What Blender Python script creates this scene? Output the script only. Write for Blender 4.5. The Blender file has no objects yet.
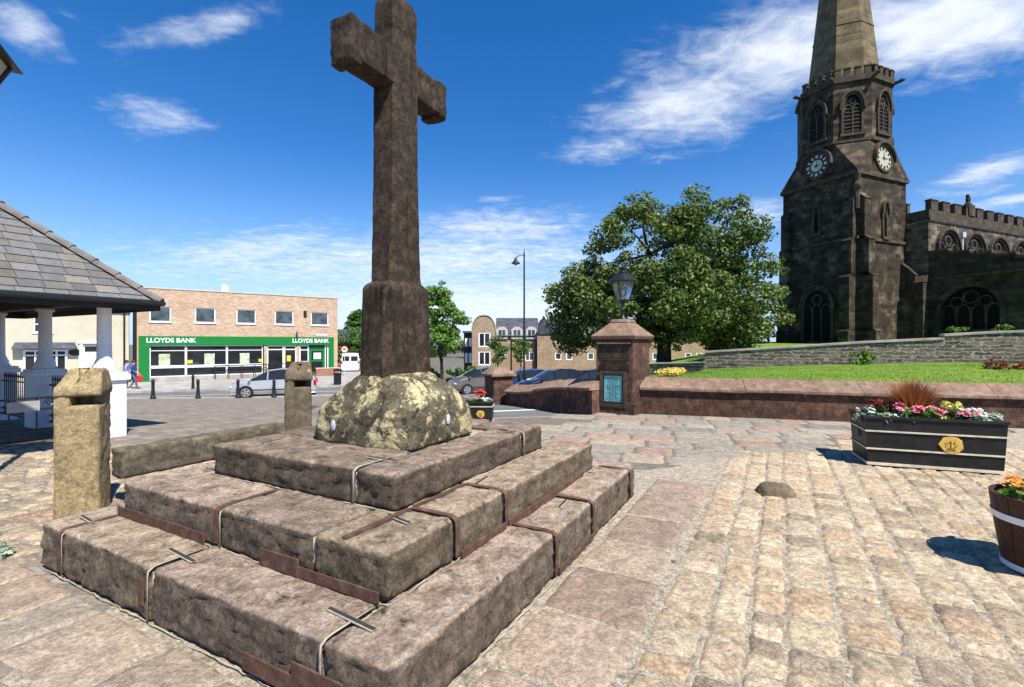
import bpy, bmesh, math, random
from mathutils import Vector, Matrix, noise, geometry
R = math.radians
SC = bpy.context.scene
COL = SC.collection
CAMZ, F, PX, PY = 1.7, 490.0, 512.0, 343.5
random.seed(7)

# ------------------------------------------------------------------ helpers
def lerp(a, b, t): return a + (b - a) * t
def interp(x, xs, ys):
    if x <= xs[0]: return ys[0]
    for i in range(len(xs) - 1):
        if x <= xs[i + 1]:
            return lerp(ys[i], ys[i + 1], (x - xs[i]) / (xs[i + 1] - xs[i]))
    return ys[-1]
def sstep(a, b, x):
    t = max(0.0, min(1.0, (x - a) / (b - a))); return t * t * (3 - 2 * t)
def ground_z(x, y):
    b = interp(y, [10, 16.5, 22, 26], [0, -.3, -.85, -1.15])
    s = sstep(-12, -2, x)
    return b + s * interp(y, [26, 33, 60, 90], [0, -.35, -2.1, -3.0])

class MB:
    """collects shapes; build() links them as one mesh object"""
    def __init__(s): s.v, s.f, s.mi, s.col, s.dc = [], [], [], [], None
    def add(s, vs, fs, mi=0, col=None):
        o = len(s.v); s.v += [tuple(p) for p in vs]
        if col is None: col = s.dc
        for f in fs: s.f.append(tuple(i + o for i in f)); s.mi.append(mi)
        if col is not None: s.col += [col] * len(vs)
    def box(s, x0, x1, y0, y1, z0, z1, mi=0):
        s.add([(x0,y0,z0),(x1,y0,z0),(x1,y1,z0),(x0,y1,z0),(x0,y0,z1),(x1,y0,z1),(x1,y1,z1),(x0,y1,z1)],
              [(3,2,1,0),(4,5,6,7),(0,1,5,4),(1,2,6,5),(2,3,7,6),(3,0,4,7)], mi)
    def hexa(s, b, t, mi=0):
        """b, t: 4 bottom and 4 top corners, counter-clockwise from above"""
        s.add(list(b) + list(t), [(3,2,1,0),(4,5,6,7),(0,1,5,4),(1,2,6,5),(2,3,7,6),(3,0,4,7)], mi)
    def extr(s, poly, o, A, B, N, mi=0):
        o, A, B, N = Vector(o), Vector(A), Vector(B), Vector(N)
        n = len(poly); p = [o + A * a + B * b for a, b in poly]
        s.add(p + [q + N for q in p], [tuple(range(n))[::-1], tuple(range(n, 2 * n))] +
              [(i, (i + 1) % n, n + (i + 1) % n, n + i) for i in range(n)], mi)
    def ring(s, outer, inner, o, A, B, N, mi=0, closed=True):
        o, A, B, N = Vector(o), Vector(A), Vector(B), Vector(N)
        n = len(outer)
        po = [o + A * a + B * b for a, b in outer]; pi = [o + A * a + B * b for a, b in inner]
        vs = po + pi + [q + N for q in po] + [q + N for q in pi]; fs = []
        for i in range(n if closed else n - 1):
            j = (i + 1) % n
            fs += [(i, j, n + j, n + i), (2*n+i, 3*n+i, 3*n+j, 2*n+j), (i, 2*n+i, 2*n+j, j), (n+i, n+j, 3*n+j, 3*n+i)]
        if not closed:
            for i in (0, n - 1): fs.append((i, n + i, 3 * n + i, 2 * n + i))
        s.add(vs, fs, mi)
    def wall(s, outer, holes, o, A, B, N, d, mi=0):
        """flat wall with openings: outer and holes in (a,b); reveals of depth d along N (inward)"""
        o, A, B, N = Vector(o), Vector(A), Vector(B), Vector(N)
        loops = [[Vector((a, b, 0)) for a, b in L] for L in [outer] + holes]
        flat = [p for L in loops for p in L]
        tris = geometry.tessellate_polygon(loops)
        s.add([o + A * p.x + B * p.y for p in flat], [tuple(t) for t in tris], mi)
        for L in holes:
            n = len(L); p = [o + A * a + B * b for a, b in L]
            s.add(p + [q + N * d for q in p], [(i, (i+1) % n, n + (i+1) % n, n + i) for i in range(n)], mi)
    def lathe(s, prof, c=(0,0,0), seg=24, mi=0, sx=1, sy=1, cap=True):
        vs, fs = [], []; n = len(prof)
        for r, z in prof:
            for k in range(seg):
                a = 2 * math.pi * k / seg
                vs.append((c[0] + r * math.cos(a) * sx, c[1] + r * math.sin(a) * sy, c[2] + z))
        for i in range(n - 1):
            for k in range(seg):
                j = (k + 1) % seg
                fs.append((i*seg+k, i*seg+j, (i+1)*seg+j, (i+1)*seg+k))
        if cap: fs += [tuple(range(seg))[::-1], tuple(range((n-1)*seg, n*seg))]
        s.add(vs, fs, mi)
    def tube(s, pts, rad, seg=8, mi=0):
        pts = [Vector(p) for p in pts]
        rad = rad if isinstance(rad, (list, tuple)) else [rad] * len(pts)
        vs, fs = [], []
        for i, p in enumerate(pts):
            t = (pts[min(i+1, len(pts)-1)] - pts[max(i-1, 0)]).normalized()
            up = Vector((0,0,1)) if abs(t.z) < .95 else Vector((1,0,0))
            a = t.cross(up).normalized(); b = a.cross(t)
            for k in range(seg):
                an = 2 * math.pi * k / seg + math.pi / seg
                vs.append(p + (a * math.cos(an) + b * math.sin(an)) * rad[i])
        for i in range(len(pts) - 1):
            for k in range(seg):
                j = (k + 1) % seg
                fs.append((i*seg+k, (i+1)*seg+k, (i+1)*seg+j, i*seg+j))
        fs += [tuple(range(seg)), tuple(range((len(pts)-1)*seg, len(pts)*seg))[::-1]]
        s.add(vs, fs, mi)
    def ball(s, c, r, seg=10, rings=6, mi=0):
        rx, ry, rz = r if isinstance(r, (list, tuple)) else (r, r, r)
        prof = [(math.sin(math.pi * i / rings), -math.cos(math.pi * i / rings)) for i in range(rings + 1)]
        prof[0] = (.02, -1); prof[-1] = (.02, 1)
        o = len(s.v); s.lathe(prof, (0,0,0), seg, mi)
        for i in range(o, len(s.v)):
            x, y, z = s.v[i]; s.v[i] = (c[0] + x * rx, c[1] + y * ry, c[2] + z * rz)
    def rough(s, x0, x1, y0, y1, z0, z1, r=.04, cell=.06, amp=.012, seed=0, freq=5.0, mi=0, xf=None, chip=.04, crust=None):
        """weathered stone block: rounded box with a noisy surface"""
        c = Vector(((x0+x1)/2, (y0+y1)/2, (z0+z1)/2)); h = Vector(((x1-x0)/2, (y1-y0)/2, (z1-z0)/2))
        n = [max(2, min(40, int(2 * h[i] / cell))) for i in range(3)]
        r = min(r, min(h) * .95); key = {}; vs = []; fs = []; tn = []
        def vid(p):
            k = (round(p[0], 5), round(p[1], 5), round(p[2], 5))
            if k in key: return key[k]
            P = Vector(p); q = Vector([max(-(h[i]-r), min(h[i]-r, P[i])) for i in range(3)])
            dd = P - q; nn = dd.normalized() if dd.length > 1e-7 else Vector((0,0,1))
            W = c + q + nn * r
            ef = 1 - max(abs(nn.x), abs(nn.y), abs(nn.z)); so = Vector((seed*7.3, seed*3.1, 0)); sz = Vector((W.x, W.y, W.z * 2.6))
            W += nn * (noise.fractal(sz * freq + so, .9, 2.1, 3) * amp * .55 - noise.turbulence(sz * freq * 3.2 + so, 3, True) * amp * .8 * (.18 + .82 * (1 - abs(nn.z))) + amp * .1 - (ef * chip * max(0.0, noise.fractal(W * 8 + so, .8, 2, 3) + .25) if ef > .05 else 0))
            if crust:  # treads tinted lighter, sides darker: weathering plus shade painted into the tint
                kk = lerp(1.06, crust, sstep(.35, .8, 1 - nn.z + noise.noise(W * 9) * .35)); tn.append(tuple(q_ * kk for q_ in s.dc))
            if xf: W = xf(W)
            key[k] = len(vs); vs.append(tuple(W)); return key[k]
        for ax in range(3):
            a, b = (ax + 1) % 3, (ax + 2) % 3
            for sg in (-1, 1):
                for i in range(n[a]):
                    for j in range(n[b]):
                        ids = []
                        for di, dj in ((0,0),(1,0),(1,1),(0,1)):
                            p = [0,0,0]; p[ax] = sg * h[ax]
                            p[a] = -h[a] + 2*h[a]*(i+di)/n[a]; p[b] = -h[b] + 2*h[b]*(j+dj)/n[b]
                            ids.append(vid(p))
                        fs.append(tuple(ids if sg > 0 else ids[::-1]))
        s.add(vs, fs, mi)
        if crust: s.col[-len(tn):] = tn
    def build(s, name, mats, parent=None, smooth=False, bevel=0.0, loc=None, rz=0.0):
        me = bpy.data.meshes.new(name)
        me.from_pydata(s.v, [], s.f)
        for m in (mats if isinstance(mats, (list, tuple)) else [mats]): me.materials.append(m)
        if any(s.mi): me.polygons.foreach_set('material_index', s.mi)
        if smooth: me.polygons.foreach_set('use_smooth', [True] * len(s.f))
        if s.col and len(s.col) == len(s.v):
            at = me.color_attributes.new('tint', 'FLOAT_COLOR', 'POINT')
            at.data.foreach_set('color', [x for c in s.col for x in (c[0], c[1], c[2], 1.0)])
        me.validate(); me.update()
        o = bpy.data.objects.new(name, me); COL.objects.link(o)
        if parent is not None: o.parent = parent
        if loc is not None: o.location = loc
        if rz: o.rotation_euler = (0, 0, rz)
        if bevel:
            b = o.modifiers.new('b', 'BEVEL'); b.width = bevel; b.segments = 2; b.limit_method = 'ANGLE'; b.angle_limit = R(40)
        return o

def tag(o, label, cat, group=None):
    o['label'] = label; o['category'] = cat
    if group: o['group'] = group
    return o
def root(name, loc, rz, label, cat, group=None):
    o = bpy.data.objects.new(name, None); COL.objects.link(o); o.empty_display_size = .2
    o.location = loc; o.rotation_euler = (0, 0, rz); return tag(o, label, cat, group)
def struct(o): o['kind'] = 'structure'; return o
def copy_tree(o, parent=None):
    c = o.copy(); COL.objects.link(c)
    if parent is not None: c.parent = parent
    for ch in [k for k in o.children]: copy_tree(ch, c)
    return c
def letters(name, txt, size, mat, parent, loc, rot, depth=.01, align='CENTER', bold=0.0):
    cu = bpy.data.curves.new(name, 'FONT'); cu.body = txt; cu.size = size; cu.extrude = depth
    cu.align_x = align; cu.align_y = 'CENTER'; cu.offset = bold; cu.materials.append(mat)
    o = bpy.data.objects.new(name, cu); COL.objects.link(o); o.parent = parent
    bpy.context.view_layer.update()
    me = bpy.data.meshes.new_from_object(o.evaluated_get(bpy.context.evaluated_depsgraph_get()))
    bpy.data.objects.remove(o); o = bpy.data.objects.new(name, me); COL.objects.link(o); o.parent = parent
    o.location = loc; o.rotation_euler = rot; return o

# ------------------------------------------------------------------ materials
def new_mat(name, rough=.8, metal=0.0, spec=.3):
    m = bpy.data.materials.new(name); m.use_nodes = True; nt = m.node_tree
    b = nt.nodes['Principled BSDF']; b.inputs['Roughness'].default_value = rough
    b.inputs['Metallic'].default_value = metal; b.inputs['Specular IOR Level'].default_value = spec
    return m, nt, b
def nd(nt, t, **kw):
    n = nt.nodes.new(t)
    for k, v in kw.items():
        if hasattr(n, k): setattr(n, k, v)
        else: n.inputs[k].default_value = v
    return n
def c4(c): return (c[0], c[1], c[2], 1.0)
def mixc(nt, fac, a, b, mode='MIX'):
    n = nt.nodes.new('ShaderNodeMix'); n.data_type = 'RGBA'; n.blend_type = mode; n.clamp_factor = True
    for s, v in ((n.inputs[0], fac), (n.inputs[6], a), (n.inputs[7], b)):
        if hasattr(v, 'is_linked'): nt.links.new(v, s)
        else: s.default_value = v if not isinstance(v, tuple) else c4(v)
    return n.outputs[2]
def math_n(nt, op, a, b=None, c=None, clamp=False):
    n = nt.nodes.new('ShaderNodeMath'); n.operation = op; n.use_clamp = clamp
    for i, v in enumerate((a, b, c)):
        if v is None: continue
        if hasattr(v, 'is_linked'): nt.links.new(v, n.inputs[i])
        else: n.inputs[i].default_value = v
    return n.outputs[0]
def noise_n(nt, vec, scale, detail=6, rough=.6, dist=0.0):
    n = nd(nt, 'ShaderNodeTexNoise'); n.inputs['Scale'].default_value = scale; n.inputs['Detail'].default_value = detail
    n.inputs['Roughness'].default_value = rough; n.inputs['Distortion'].default_value = dist
    nt.links.new(vec, n.inputs['Vector']); return n.outputs['Fac']
def ramp(nt, fac, stops):
    n = nd(nt, 'ShaderNodeValToRGB'); e = n.color_ramp.elements
    while len(e) < len(stops): e.new(.5)
    for i, (p, c) in enumerate(stops): e[i].position = p; e[i].color = c4(c) if isinstance(c, tuple) else (c, c, c, 1)
    nt.links.new(fac, n.inputs[0]); return n.outputs['Color']
def plain(name, col, rough=.6, metal=0.0, spec=.4, var=.15, scale=4.0, bump=0.0):
    m, nt, b = new_mat(name, rough, metal, spec)
    tc = nd(nt, 'ShaderNodeTexCoord').outputs['Object']
    f = noise_n(nt, tc, scale, 6)
    c = ramp(nt, f, [(.3, tuple(x * (1 - var) for x in col)), (.7, tuple(min(1, x * (1 + var)) for x in col))])
    nt.links.new(c, b.inputs['Base Color'])
    if bump:
        bp = nd(nt, 'ShaderNodeBump'); bp.inputs['Strength'].default_value = .6; bp.inputs['Distance'].default_value = bump
        nt.links.new(noise_n(nt, tc, scale * 6, 6), bp.inputs['Height']); nt.links.new(bp.outputs[0], b.inputs['Normal'])
    return m
def stone(name, cols, scale=3.0, bump=.01, bscale=22.0, spots=None, patches=(), tint=False, rough=.9,
          brick=None, joint=(.3, .28, .25), warp=0.0, jump=.006, bvar=.5, grain=.32):
    """cols: dark, mid, light; spots: (colour, amount) of fine flecks; patches: [(colour, scale, threshold, softness)];
    brick: (length, course height, joint) laid over (x+y, z) of the object's own frame"""
    m, nt, b = new_mat(name, rough, 0, .2)
    tc = nd(nt, 'ShaderNodeTexCoord').outputs['Object']
    base = noise_n(nt, tc, scale, 10, .72, .3)
    c = ramp(nt, base, [(.28, cols[0]), (.5, cols[1]), (.74, cols[2])])
    hgt = noise_n(nt, tc, bscale, 8, .7)
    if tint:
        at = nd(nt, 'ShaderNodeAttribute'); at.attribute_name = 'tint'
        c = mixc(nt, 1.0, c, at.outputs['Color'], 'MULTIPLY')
    if brick:
        sp = nd(nt, 'ShaderNodeSeparateXYZ'); nt.links.new(tc, sp.inputs[0])
        cb = nd(nt, 'ShaderNodeCombineXYZ')
        u = math_n(nt, 'ADD', sp.outputs[0], sp.outputs[1]); w = sp.outputs[2]
        if brick[3:] == ('flat',): u, w = sp.outputs[0], sp.outputs[1]
        if warp:
            wn = noise_n(nt, tc, 2.2 / max(brick[0], .1) * .5, 3)
            wn2 = noise_n(nt, tc, 3.1 / max(brick[0], .1) * .5, 3, .5, 1.0)
            u = math_n(nt, 'ADD', u, math_n(nt, 'MULTIPLY', math_n(nt, 'SUBTRACT', wn, .5), warp * 2.2))
            w = math_n(nt, 'ADD', w, math_n(nt, 'MULTIPLY', math_n(nt, 'SUBTRACT', wn2, .5), warp))
        nt.links.new(u, cb.inputs[0]); nt.links.new(w, cb.inputs[1])
        br = nd(nt, 'ShaderNodeTexBrick'); nt.links.new(cb.outputs[0], br.inputs['Vector'])
        br.inputs['Scale'].default_value = 1.0; br.inputs['Brick Width'].default_value = brick[0]
        br.inputs['Row Height'].default_value = brick[1]; br.inputs['Mortar Size'].default_value = brick[2]
        br.inputs['Mortar Smooth'].default_value = .3; br.inputs['Bias'].default_value = 0
        br.inputs['Color1'].default_value = (1 - bvar, 1 - bvar, 1 - bvar, 1); br.inputs['Color2'].default_value = (1 + bvar * .6,) * 3 + (1,)
        br.inputs['Mortar'].default_value = (1, 1, 1, 1)
        c = mixc(nt, 1.0, c, br.outputs['Color'], 'MULTIPLY')
        jc = mixc(nt, .5, joint, c) if warp == 0 else joint
        c = mixc(nt, br.outputs['Fac'], c, jc)
        hgt = math_n(nt, 'SUBTRACT', math_n(nt, 'MULTIPLY', hgt, bump), math_n(nt, 'MULTIPLY', br.outputs['Fac'], jump))
        bdist = 1.0
    else:
        bdist = bump
    for i, (pc, ps, th, so, *zs) in enumerate(patches):
        off = nd(nt, 'ShaderNodeVectorMath'); off.operation = 'ADD'; off.inputs[1].default_value = (i * 3.7 + 1.3, i * 1.9, i * 5.1)
        nt.links.new(tc, off.inputs[0])
        pv = off.outputs[0]
        if zs:
            ms = nd(nt, 'ShaderNodeMapping'); ms.inputs['Scale'].default_value = (1, 1, zs[0]); nt.links.new(pv, ms.inputs[0]); pv = ms.outputs[0]
        pf = noise_n(nt, pv, ps, 10, .76, .4)
        mk = nd(nt, 'ShaderNodeMapRange'); mk.inputs[1].default_value = th; mk.inputs[2].default_value = th + so
        nt.links.new(pf, mk.inputs[0]); c = mixc(nt, mk.outputs[0], c, pc)
    if spots:
        sf = noise_n(nt, tc, 55, 3, .7)
        mk = nd(nt, 'ShaderNodeMapRange'); mk.inputs[1].default_value = spots[1]; mk.inputs[2].default_value = spots[1] + .06
        nt.links.new(sf, mk.inputs[0]); c = mixc(nt, mk.outputs[0], c, spots[0])
    fine = noise_n(nt, tc, bscale * 1.6, 6, .75)
    c = mixc(nt, 1.0, c, ramp(nt, fine, [(.30, 1 - grain), (.52, 1.0), (.70, 1 + grain)]), 'MULTIPLY')
    if grain > .45:
        pits = noise_n(nt, tc, bscale * 4.6, 4, .8)
        c = mixc(nt, 1.0, c, ramp(nt, pits, [(.33, .42), (.46, 1.0), (.60, 1.0), (.72, 1.45)]), 'MULTIPLY')
        hgt = math_n(nt, 'ADD', hgt, math_n(nt, 'MULTIPLY', pits, .35 if not brick else .35 * bump))
    nt.links.new(c, b.inputs['Base Color'])
    bp = nd(nt, 'ShaderNodeBump'); bp.inputs['Strength'].default_value = .9; bp.inputs['Distance'].default_value = bdist
    nt.links.new(hgt, bp.inputs['Height']); nt.links.new(bp.outputs[0], b.inputs['Normal'])
    return m
def leaf_mat(name, cols, rough=.55, trans=.25):
    m, nt, b = new_mat(name, rough, 0, .35)
    oi = nd(nt, 'ShaderNodeTexCoord').outputs['Object']
    gi = nd(nt, 'ShaderNodeNewGeometry').outputs['Random Per Island']
    c = ramp(nt, gi, [(0, cols[0]), (.5, cols[1]), (1, cols[2])])
    nt.links.new(c, b.inputs['Base Color'])
    tr = nd(nt, 'ShaderNodeBsdfTranslucent'); nt.links.new(mixc(nt, 1.0, c, (1.1, 1.3, .6), 'MULTIPLY'), tr.inputs['Color'])
    mx = nd(nt, 'ShaderNodeMixShader'); mx.inputs[0].default_value = trans
    out = nt.nodes['Material Output']
    nt.links.new(b.outputs[0], mx.inputs[1]); nt.links.new(tr.outputs[0], mx.inputs[2]); nt.links.new(mx.outputs[0], out.inputs['Surface'])
    return m

M = {}
# cross and its steps
M['step'] = stone('weathered_sandstone', [(.075,.056,.040), (.285,.220,.163), (.54,.43,.335)], 7.5, .016, 26,
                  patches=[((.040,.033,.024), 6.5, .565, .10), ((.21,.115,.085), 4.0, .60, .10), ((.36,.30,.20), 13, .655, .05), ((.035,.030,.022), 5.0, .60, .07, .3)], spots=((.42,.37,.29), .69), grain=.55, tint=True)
M['shaft'] = stone('sooty_cross_stone', [(.014,.010,.007), (.046,.032,.022), (.13,.092,.062)], 9, .014, 26,
                   patches=[((.011,.008,.006), 5.5, .52, .10, .07), ((.17,.115,.08), 4.6, .60, .10, .10), ((.17,.14,.06), 7, .66, .05, .3)], spots=((.34,.27,.20), .70), grain=.5)
M['socket'] = stone('lichen_stone', [(.042,.036,.024), (.105,.088,.056), (.20,.165,.105)], 9, .018, 22,
                    patches=[((.52,.44,.24), 3.6, .50, .05), ((.58,.51,.33), 11, .58, .05), ((.035,.031,.022), 4.4, .565, .05)], spots=((.48,.42,.26), .66), grain=.5)
M['moss'] = stone('mossy_stone', [(.06,.048,.032), (.14,.11,.07), (.26,.20,.125)], 9, .02, 30, patches=[((.24,.20,.10), 5, .6, .06)])
M['rust'] = stone('rusty_iron', [(.05,.026,.018), (.10,.052,.037), (.19,.115,.085)], 14, .003, 60, rough=.75)
M['lead'] = plain('dark_lead', (.055,.052,.05), .5, .3, .4, .3, 20)
M['mortar_white'] = plain('pale_lime_mortar', (.36,.31,.24), .95, 0, .1, .25, 20, .006)
M['post'] = stone('lichen_post_stone', [(.14,.10,.05), (.325,.245,.13), (.46,.36,.205)], 8, .014, 26,
                  patches=[((.12,.08,.05), 4.6, .55, .10, .2), ((.50,.36,.12), 1.8, .63, .08), ((.09,.085,.06), 5, .64, .06)], spots=((.10,.08,.05), .68), grain=.5)
M['post_dark'] = stone('blackened_post_stone', [(.05,.04,.03), (.12,.095,.06), (.24,.19,.12)], 5, .012, 30,
                       patches=[((.38,.28,.12), 3.6, .60, .06), ((.40,.35,.25), 2.0, .64, .05)], spots=((.4,.33,.2), .70))
M['rail'] = stone('mossy_rail_stone', [(.042,.035,.025), (.12,.098,.068), (.27,.225,.16)], 9, .02, 22,
                  patches=[((.07,.065,.05), 4, .55, .1)])
# paving
M['sett'] = stone('sandstone_setts', [(.44,.40,.35), (.99,.94,.865), (1.52,1.46,1.33)], 11, .025, 22, tint=True,
                  patches=[((.075,.06,.045), 5.4, .67, .05), ((.52,.43,.31), 3.6, .60, .12)], grain=.5)
M['flag'] = stone('yorkstone_flags', [(.52,.50,.48), (.92,.9,.88), (1.34,1.32,1.28)], 7, .02, 22, tint=True,
                  patches=[((.10,.08,.062), 3.2, .62, .10), ((.36,.30,.22), 5, .66, .06)], grain=.5)
M['bed_dark'] = stone('dark_joint_earth', [(.08,.068,.052), (.16,.137,.105), (.28,.245,.19)], 7, .008, 40)
M['bed'] = stone('sandy_joint_mortar', [(.12,.10,.072), (.36,.305,.23), (.60,.53,.42)], 16, .012, 40, grain=.55,
                 patches=[((.09,.075,.05), 5, .58, .08), ((.10,.11,.05), 2.5, .66, .06)])
M['plaza'] = stone('small_plaza_setts', [(.15,.125,.10), (.225,.19,.155), (.31,.265,.22)], 3.2, .006, 30, brick=(.24, .14, .012, 'flat'),
                   joint=(.16,.14,.12), bvar=.28, patches=[((.2,.17,.14), .7, .6, .15)])
M['asphalt'] = stone('worn_asphalt', [(.10,.10,.098), (.145,.142,.138), (.19,.185,.18)], .8, .004, 60, spots=((.27,.26,.25), .66))
M['pave'] = stone('concrete_paving', [(.27,.25,.23), (.36,.335,.305), (.44,.41,.38)], 1.1, .003, 30, brick=(.6, .6, .012, 'flat'), joint=(.18,.17,.16), bvar=.2)
M['earth'] = stone('bare_ground', [(.09,.085,.07), (.13,.12,.10), (.18,.165,.14)], .5, .01, 8)
M['white_line'] = plain('road_paint', (.72,.72,.69), .7, 0, .3, .12, 6)
M['kerb'] = plain('kerb_concrete', (.36,.34,.31), .9, 0, .2, .2, 5, .004)
# churchyard
M['redstone'] = stone('red_sandstone', [(.035,.019,.014), (.105,.054,.038), (.24,.135,.10)], 6, .02, 22, brick=(.75, .27, .010), joint=(.10,.07,.055), bvar=.35,
                      patches=[((.03,.022,.018), 2.3, .53, .14), ((.36,.25,.18), 5, .62, .06), ((.26,.13,.075), 3.1, .60, .1)])
M['coping'] = stone('coping_sandstone', [(.13,.08,.055), (.285,.185,.13), (.43,.325,.235)], 5, .015, 22, brick=(1.6, 6.0, .012), joint=(.10,.07,.06), bvar=.32,
                    patches=[((.12,.09,.075), 2.2, .60, .12), ((.50,.42,.33), 7, .66, .05)])
M['rubble'] = stone('rubble_stone', [(.05,.042,.032), (.14,.116,.085), (.30,.25,.185)], 4.5, .02, 20, brick=(.34, .15, .020), joint=(.33,.30,.25), warp=.22, jump=.025, bvar=.5)
M['rubble_top'] = plain('rubble_coping_stone', (.36,.32,.265), .95, 0, .2, .3, 3, .012)
M['ashlar'] = stone('sooty_ashlar', [(.015,.011,.0075), (.046,.034,.023), (.23,.17,.115)], .8, .012, 10, brick=(.72, .33, .016), joint=(.07,.06,.05), bvar=.5,
                    patches=[((.030,.026,.022), .45, .55, .2), ((.30,.22,.165), .9, .62, .12)], jump=.012)
M['ashlar_trim'] = stone('ashlar_trim', [(.028,.022,.016), (.065,.050,.037), (.15,.118,.085)], 2.0, .01, 14, patches=[((.045,.04,.033), 1.2, .56, .12)])
M['aisle'] = stone('blackened_aisle_stone', [(.020,.016,.011), (.052,.040,.029), (.13,.10,.072)], .9, .012, 10, brick=(.75, .36, .016), joint=(.04,.035,.03), bvar=.5,
                   patches=[((.20,.15,.09), .8, .68, .06)], jump=.012)
M['clere'] = stone('clerestory_stone', [(.035,.028,.021), (.125,.098,.072), (.32,.26,.19)], 1.1, .012, 10, brick=(.75, .36, .016), joint=(.06,.05,.04), bvar=.65, jump=.012)
M['spire'] = stone('spire_stone', [(.065,.050,.027), (.145,.112,.062), (.27,.21,.12)], 1.4, .008, 10, brick=(.9, .34, .012), joint=(.06,.05,.04), bvar=.22,
                   patches=[((.36,.23,.09), .55, .62, .12), ((.06,.05,.038), .4, .60, .15), ((.46,.40,.28), .6, .68, .1)])
M['church_glass'] = plain('leaded_glass', (.008,.008,.009), .7, 0, .1, .3, 3)
M['dial_black'] = plain('clock_dial_black', (.02,.024,.026), .5)
M['dial_pale'] = plain('clock_dial_pale', (.40,.38,.30), .6)
M['numeral'] = plain('clock_numeral', (.50,.54,.40), .5)
# metals, paint
M['black'] = plain('black_paint', (.012,.012,.013), .38, 0, .5, .3, 6)
M['planter'] = stone('black_planter_paint', [(.010,.010,.010), (.018,.018,.018), (.032,.031,.030)], 5, .001, 40, rough=.45)
M['band'] = plain('planter_band', (.56,.50,.38), .6, 0, .3, .25, 9)
M['gold'] = plain('gilt_badge', (.62,.40,.08), .4, .2, .5, .2, 20, .004)
M['badge_relief'] = plain('badge_relief', (.26,.15,.03), .5, .2)
M['white'] = plain('white_gloss_paint', (.78,.79,.80), .45, 0, .4, .05, 3)
M['stained_white'] = stone('chalky_white_paint', [(.66,.67,.68), (.76,.77,.79), (.82,.83,.84)], 1.6, .002, 30, rough=.6)
M['slate_tile'] = stone('roof_slate', [(.75,.74,.73), (.95,.94,.92), (1.15,1.12,1.07)], 6, .008, 30, tint=True, rough=.7,
                        patches=[((.30,.28,.21), 3.0, .66, .08)])
M['ridge'] = plain('ridge_tile', (.16,.14,.125), .8, 0, .3, .3, 5, .006)
M['dark_wood'] = plain('dark_timber', (.030,.026,.022), .7, 0, .3, .3, 5)
M['slate'] = stone('distant_slate', [(.05,.055,.07), (.075,.08,.10), (.11,.115,.14)], 1.5, .004, 20, brick=(.35, .22, .01), joint=(.03,.03,.04), bvar=.25)
# buildings
M['bank_brick'] = stone('buff_brick', [(.40,.265,.18), (.51,.355,.245), (.60,.44,.32)], .6, .002, 20, brick=(.225, .075, .008), joint=(.42,.36,.29), bvar=.28, jump=.003,
                        patches=[((.30,.19,.13), .35, .60, .2)])
M['render'] = stone('cream_render', [(.46,.41,.30), (.54,.49,.375), (.60,.55,.44)], .5, .003, 40)
M['flat_brick'] = stone('yellow_brick', [(.27,.185,.115), (.36,.255,.165), (.44,.32,.215)], .6, .002, 20, brick=(.225, .075, .008), joint=(.36,.31,.25), bvar=.3, jump=.003)
M['red_brick'] = stone('red_house_brick', [(.26,.09,.055), (.34,.125,.08), (.40,.17,.11)], .6, .002, 20, brick=(.225, .075, .008), joint=(.34,.28,.24), bvar=.25, jump=.003)
M['green'] = plain('bank_green', (.005,.17,.028), .45, 0, .4, .06, 2)
M['glass'] = plain('dark_window_glass', (.016,.019,.022), .06, 0, .6, .3, .8)
M['glass_grey'] = plain('upper_window_glass', (.055,.07,.08), .07, 0, .6, .8, 1.6)  # strong tone noise painted in for reflections in the panes
M['poster'] = stone('window_poster', [(.10,.22,.06), (.50,.55,.38), (.75,.75,.68)], 2.6, .0, 3, rough=.5)
M['yellow'] = plain('yellow_notice', (.70,.50,.03), .5)
M['grey_pipe'] = plain('grey_lead_pipe', (.42,.46,.50), .5)
M['concrete'] = plain('concrete_coping', (.50,.47,.43), .9, 0, .2, .15, 3)
M['teal'] = plain('notice_sheet', (.17,.47,.46), .5, 0, .4, .06, 3)
M['ink'] = plain('printed_ink', (.03,.09,.10), .6)
M['lamp_glass'], _nt, _b = new_mat('lantern_glass', .08, 0, .5)
_b.inputs['Base Color'].default_value = (.75, .8, .8, 1); _b.inputs['Transmission Weight'].default_value = .85; _b.inputs['IOR'].default_value = 1.1
# plants
M['lawn'] = stone('lawn_turf', [(.08,.15,.014), (.145,.225,.022), (.22,.285,.045)], 1.1, .03, 25, rough=.95, patches=[((.23,.24,.06), .9, .60, .12), ((.06,.13,.014), 1.7, .62, .1)])
M['leaf_big'] = leaf_mat('broad_tree_leaves', [(.022,.048,.009), (.080,.128,.021), (.22,.255,.065)])
M['leaf_mid'] = leaf_mat('street_tree_leaves', [(.035,.085,.012), (.07,.15,.022), (.12,.22,.045)])
M['leaf_dark'] = leaf_mat('dark_leaves', [(.02,.042,.012), (.035,.07,.02), (.06,.105,.03)])
M['leaf_bright'] = leaf_mat('bright_leaves', [(.05,.13,.012), (.10,.21,.025), (.18,.30,.05)])
M['leaf_grey'] = leaf_mat('silvery_leaves', [(.16,.22,.14), (.30,.36,.25), (.48,.52,.42)])
M['bark'] = plain('tree_bark', (.045,.035,.026), .95, 0, .1, .35, 6, .02)
M['red_blade'] = leaf_mat('rust_red_blades', [(.16,.045,.018), (.30,.09,.035), (.40,.17,.07)], .6, .3)
M['p_red'] = leaf_mat('red_petals', [(.45,.01,.012), (.62,.02,.02), (.75,.05,.03)], .6, .15)
M['p_dark'] = leaf_mat('dark_red_petals', [(.14,.01,.012), (.28,.02,.02), (.42,.05,.04)], .6, .15)
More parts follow.
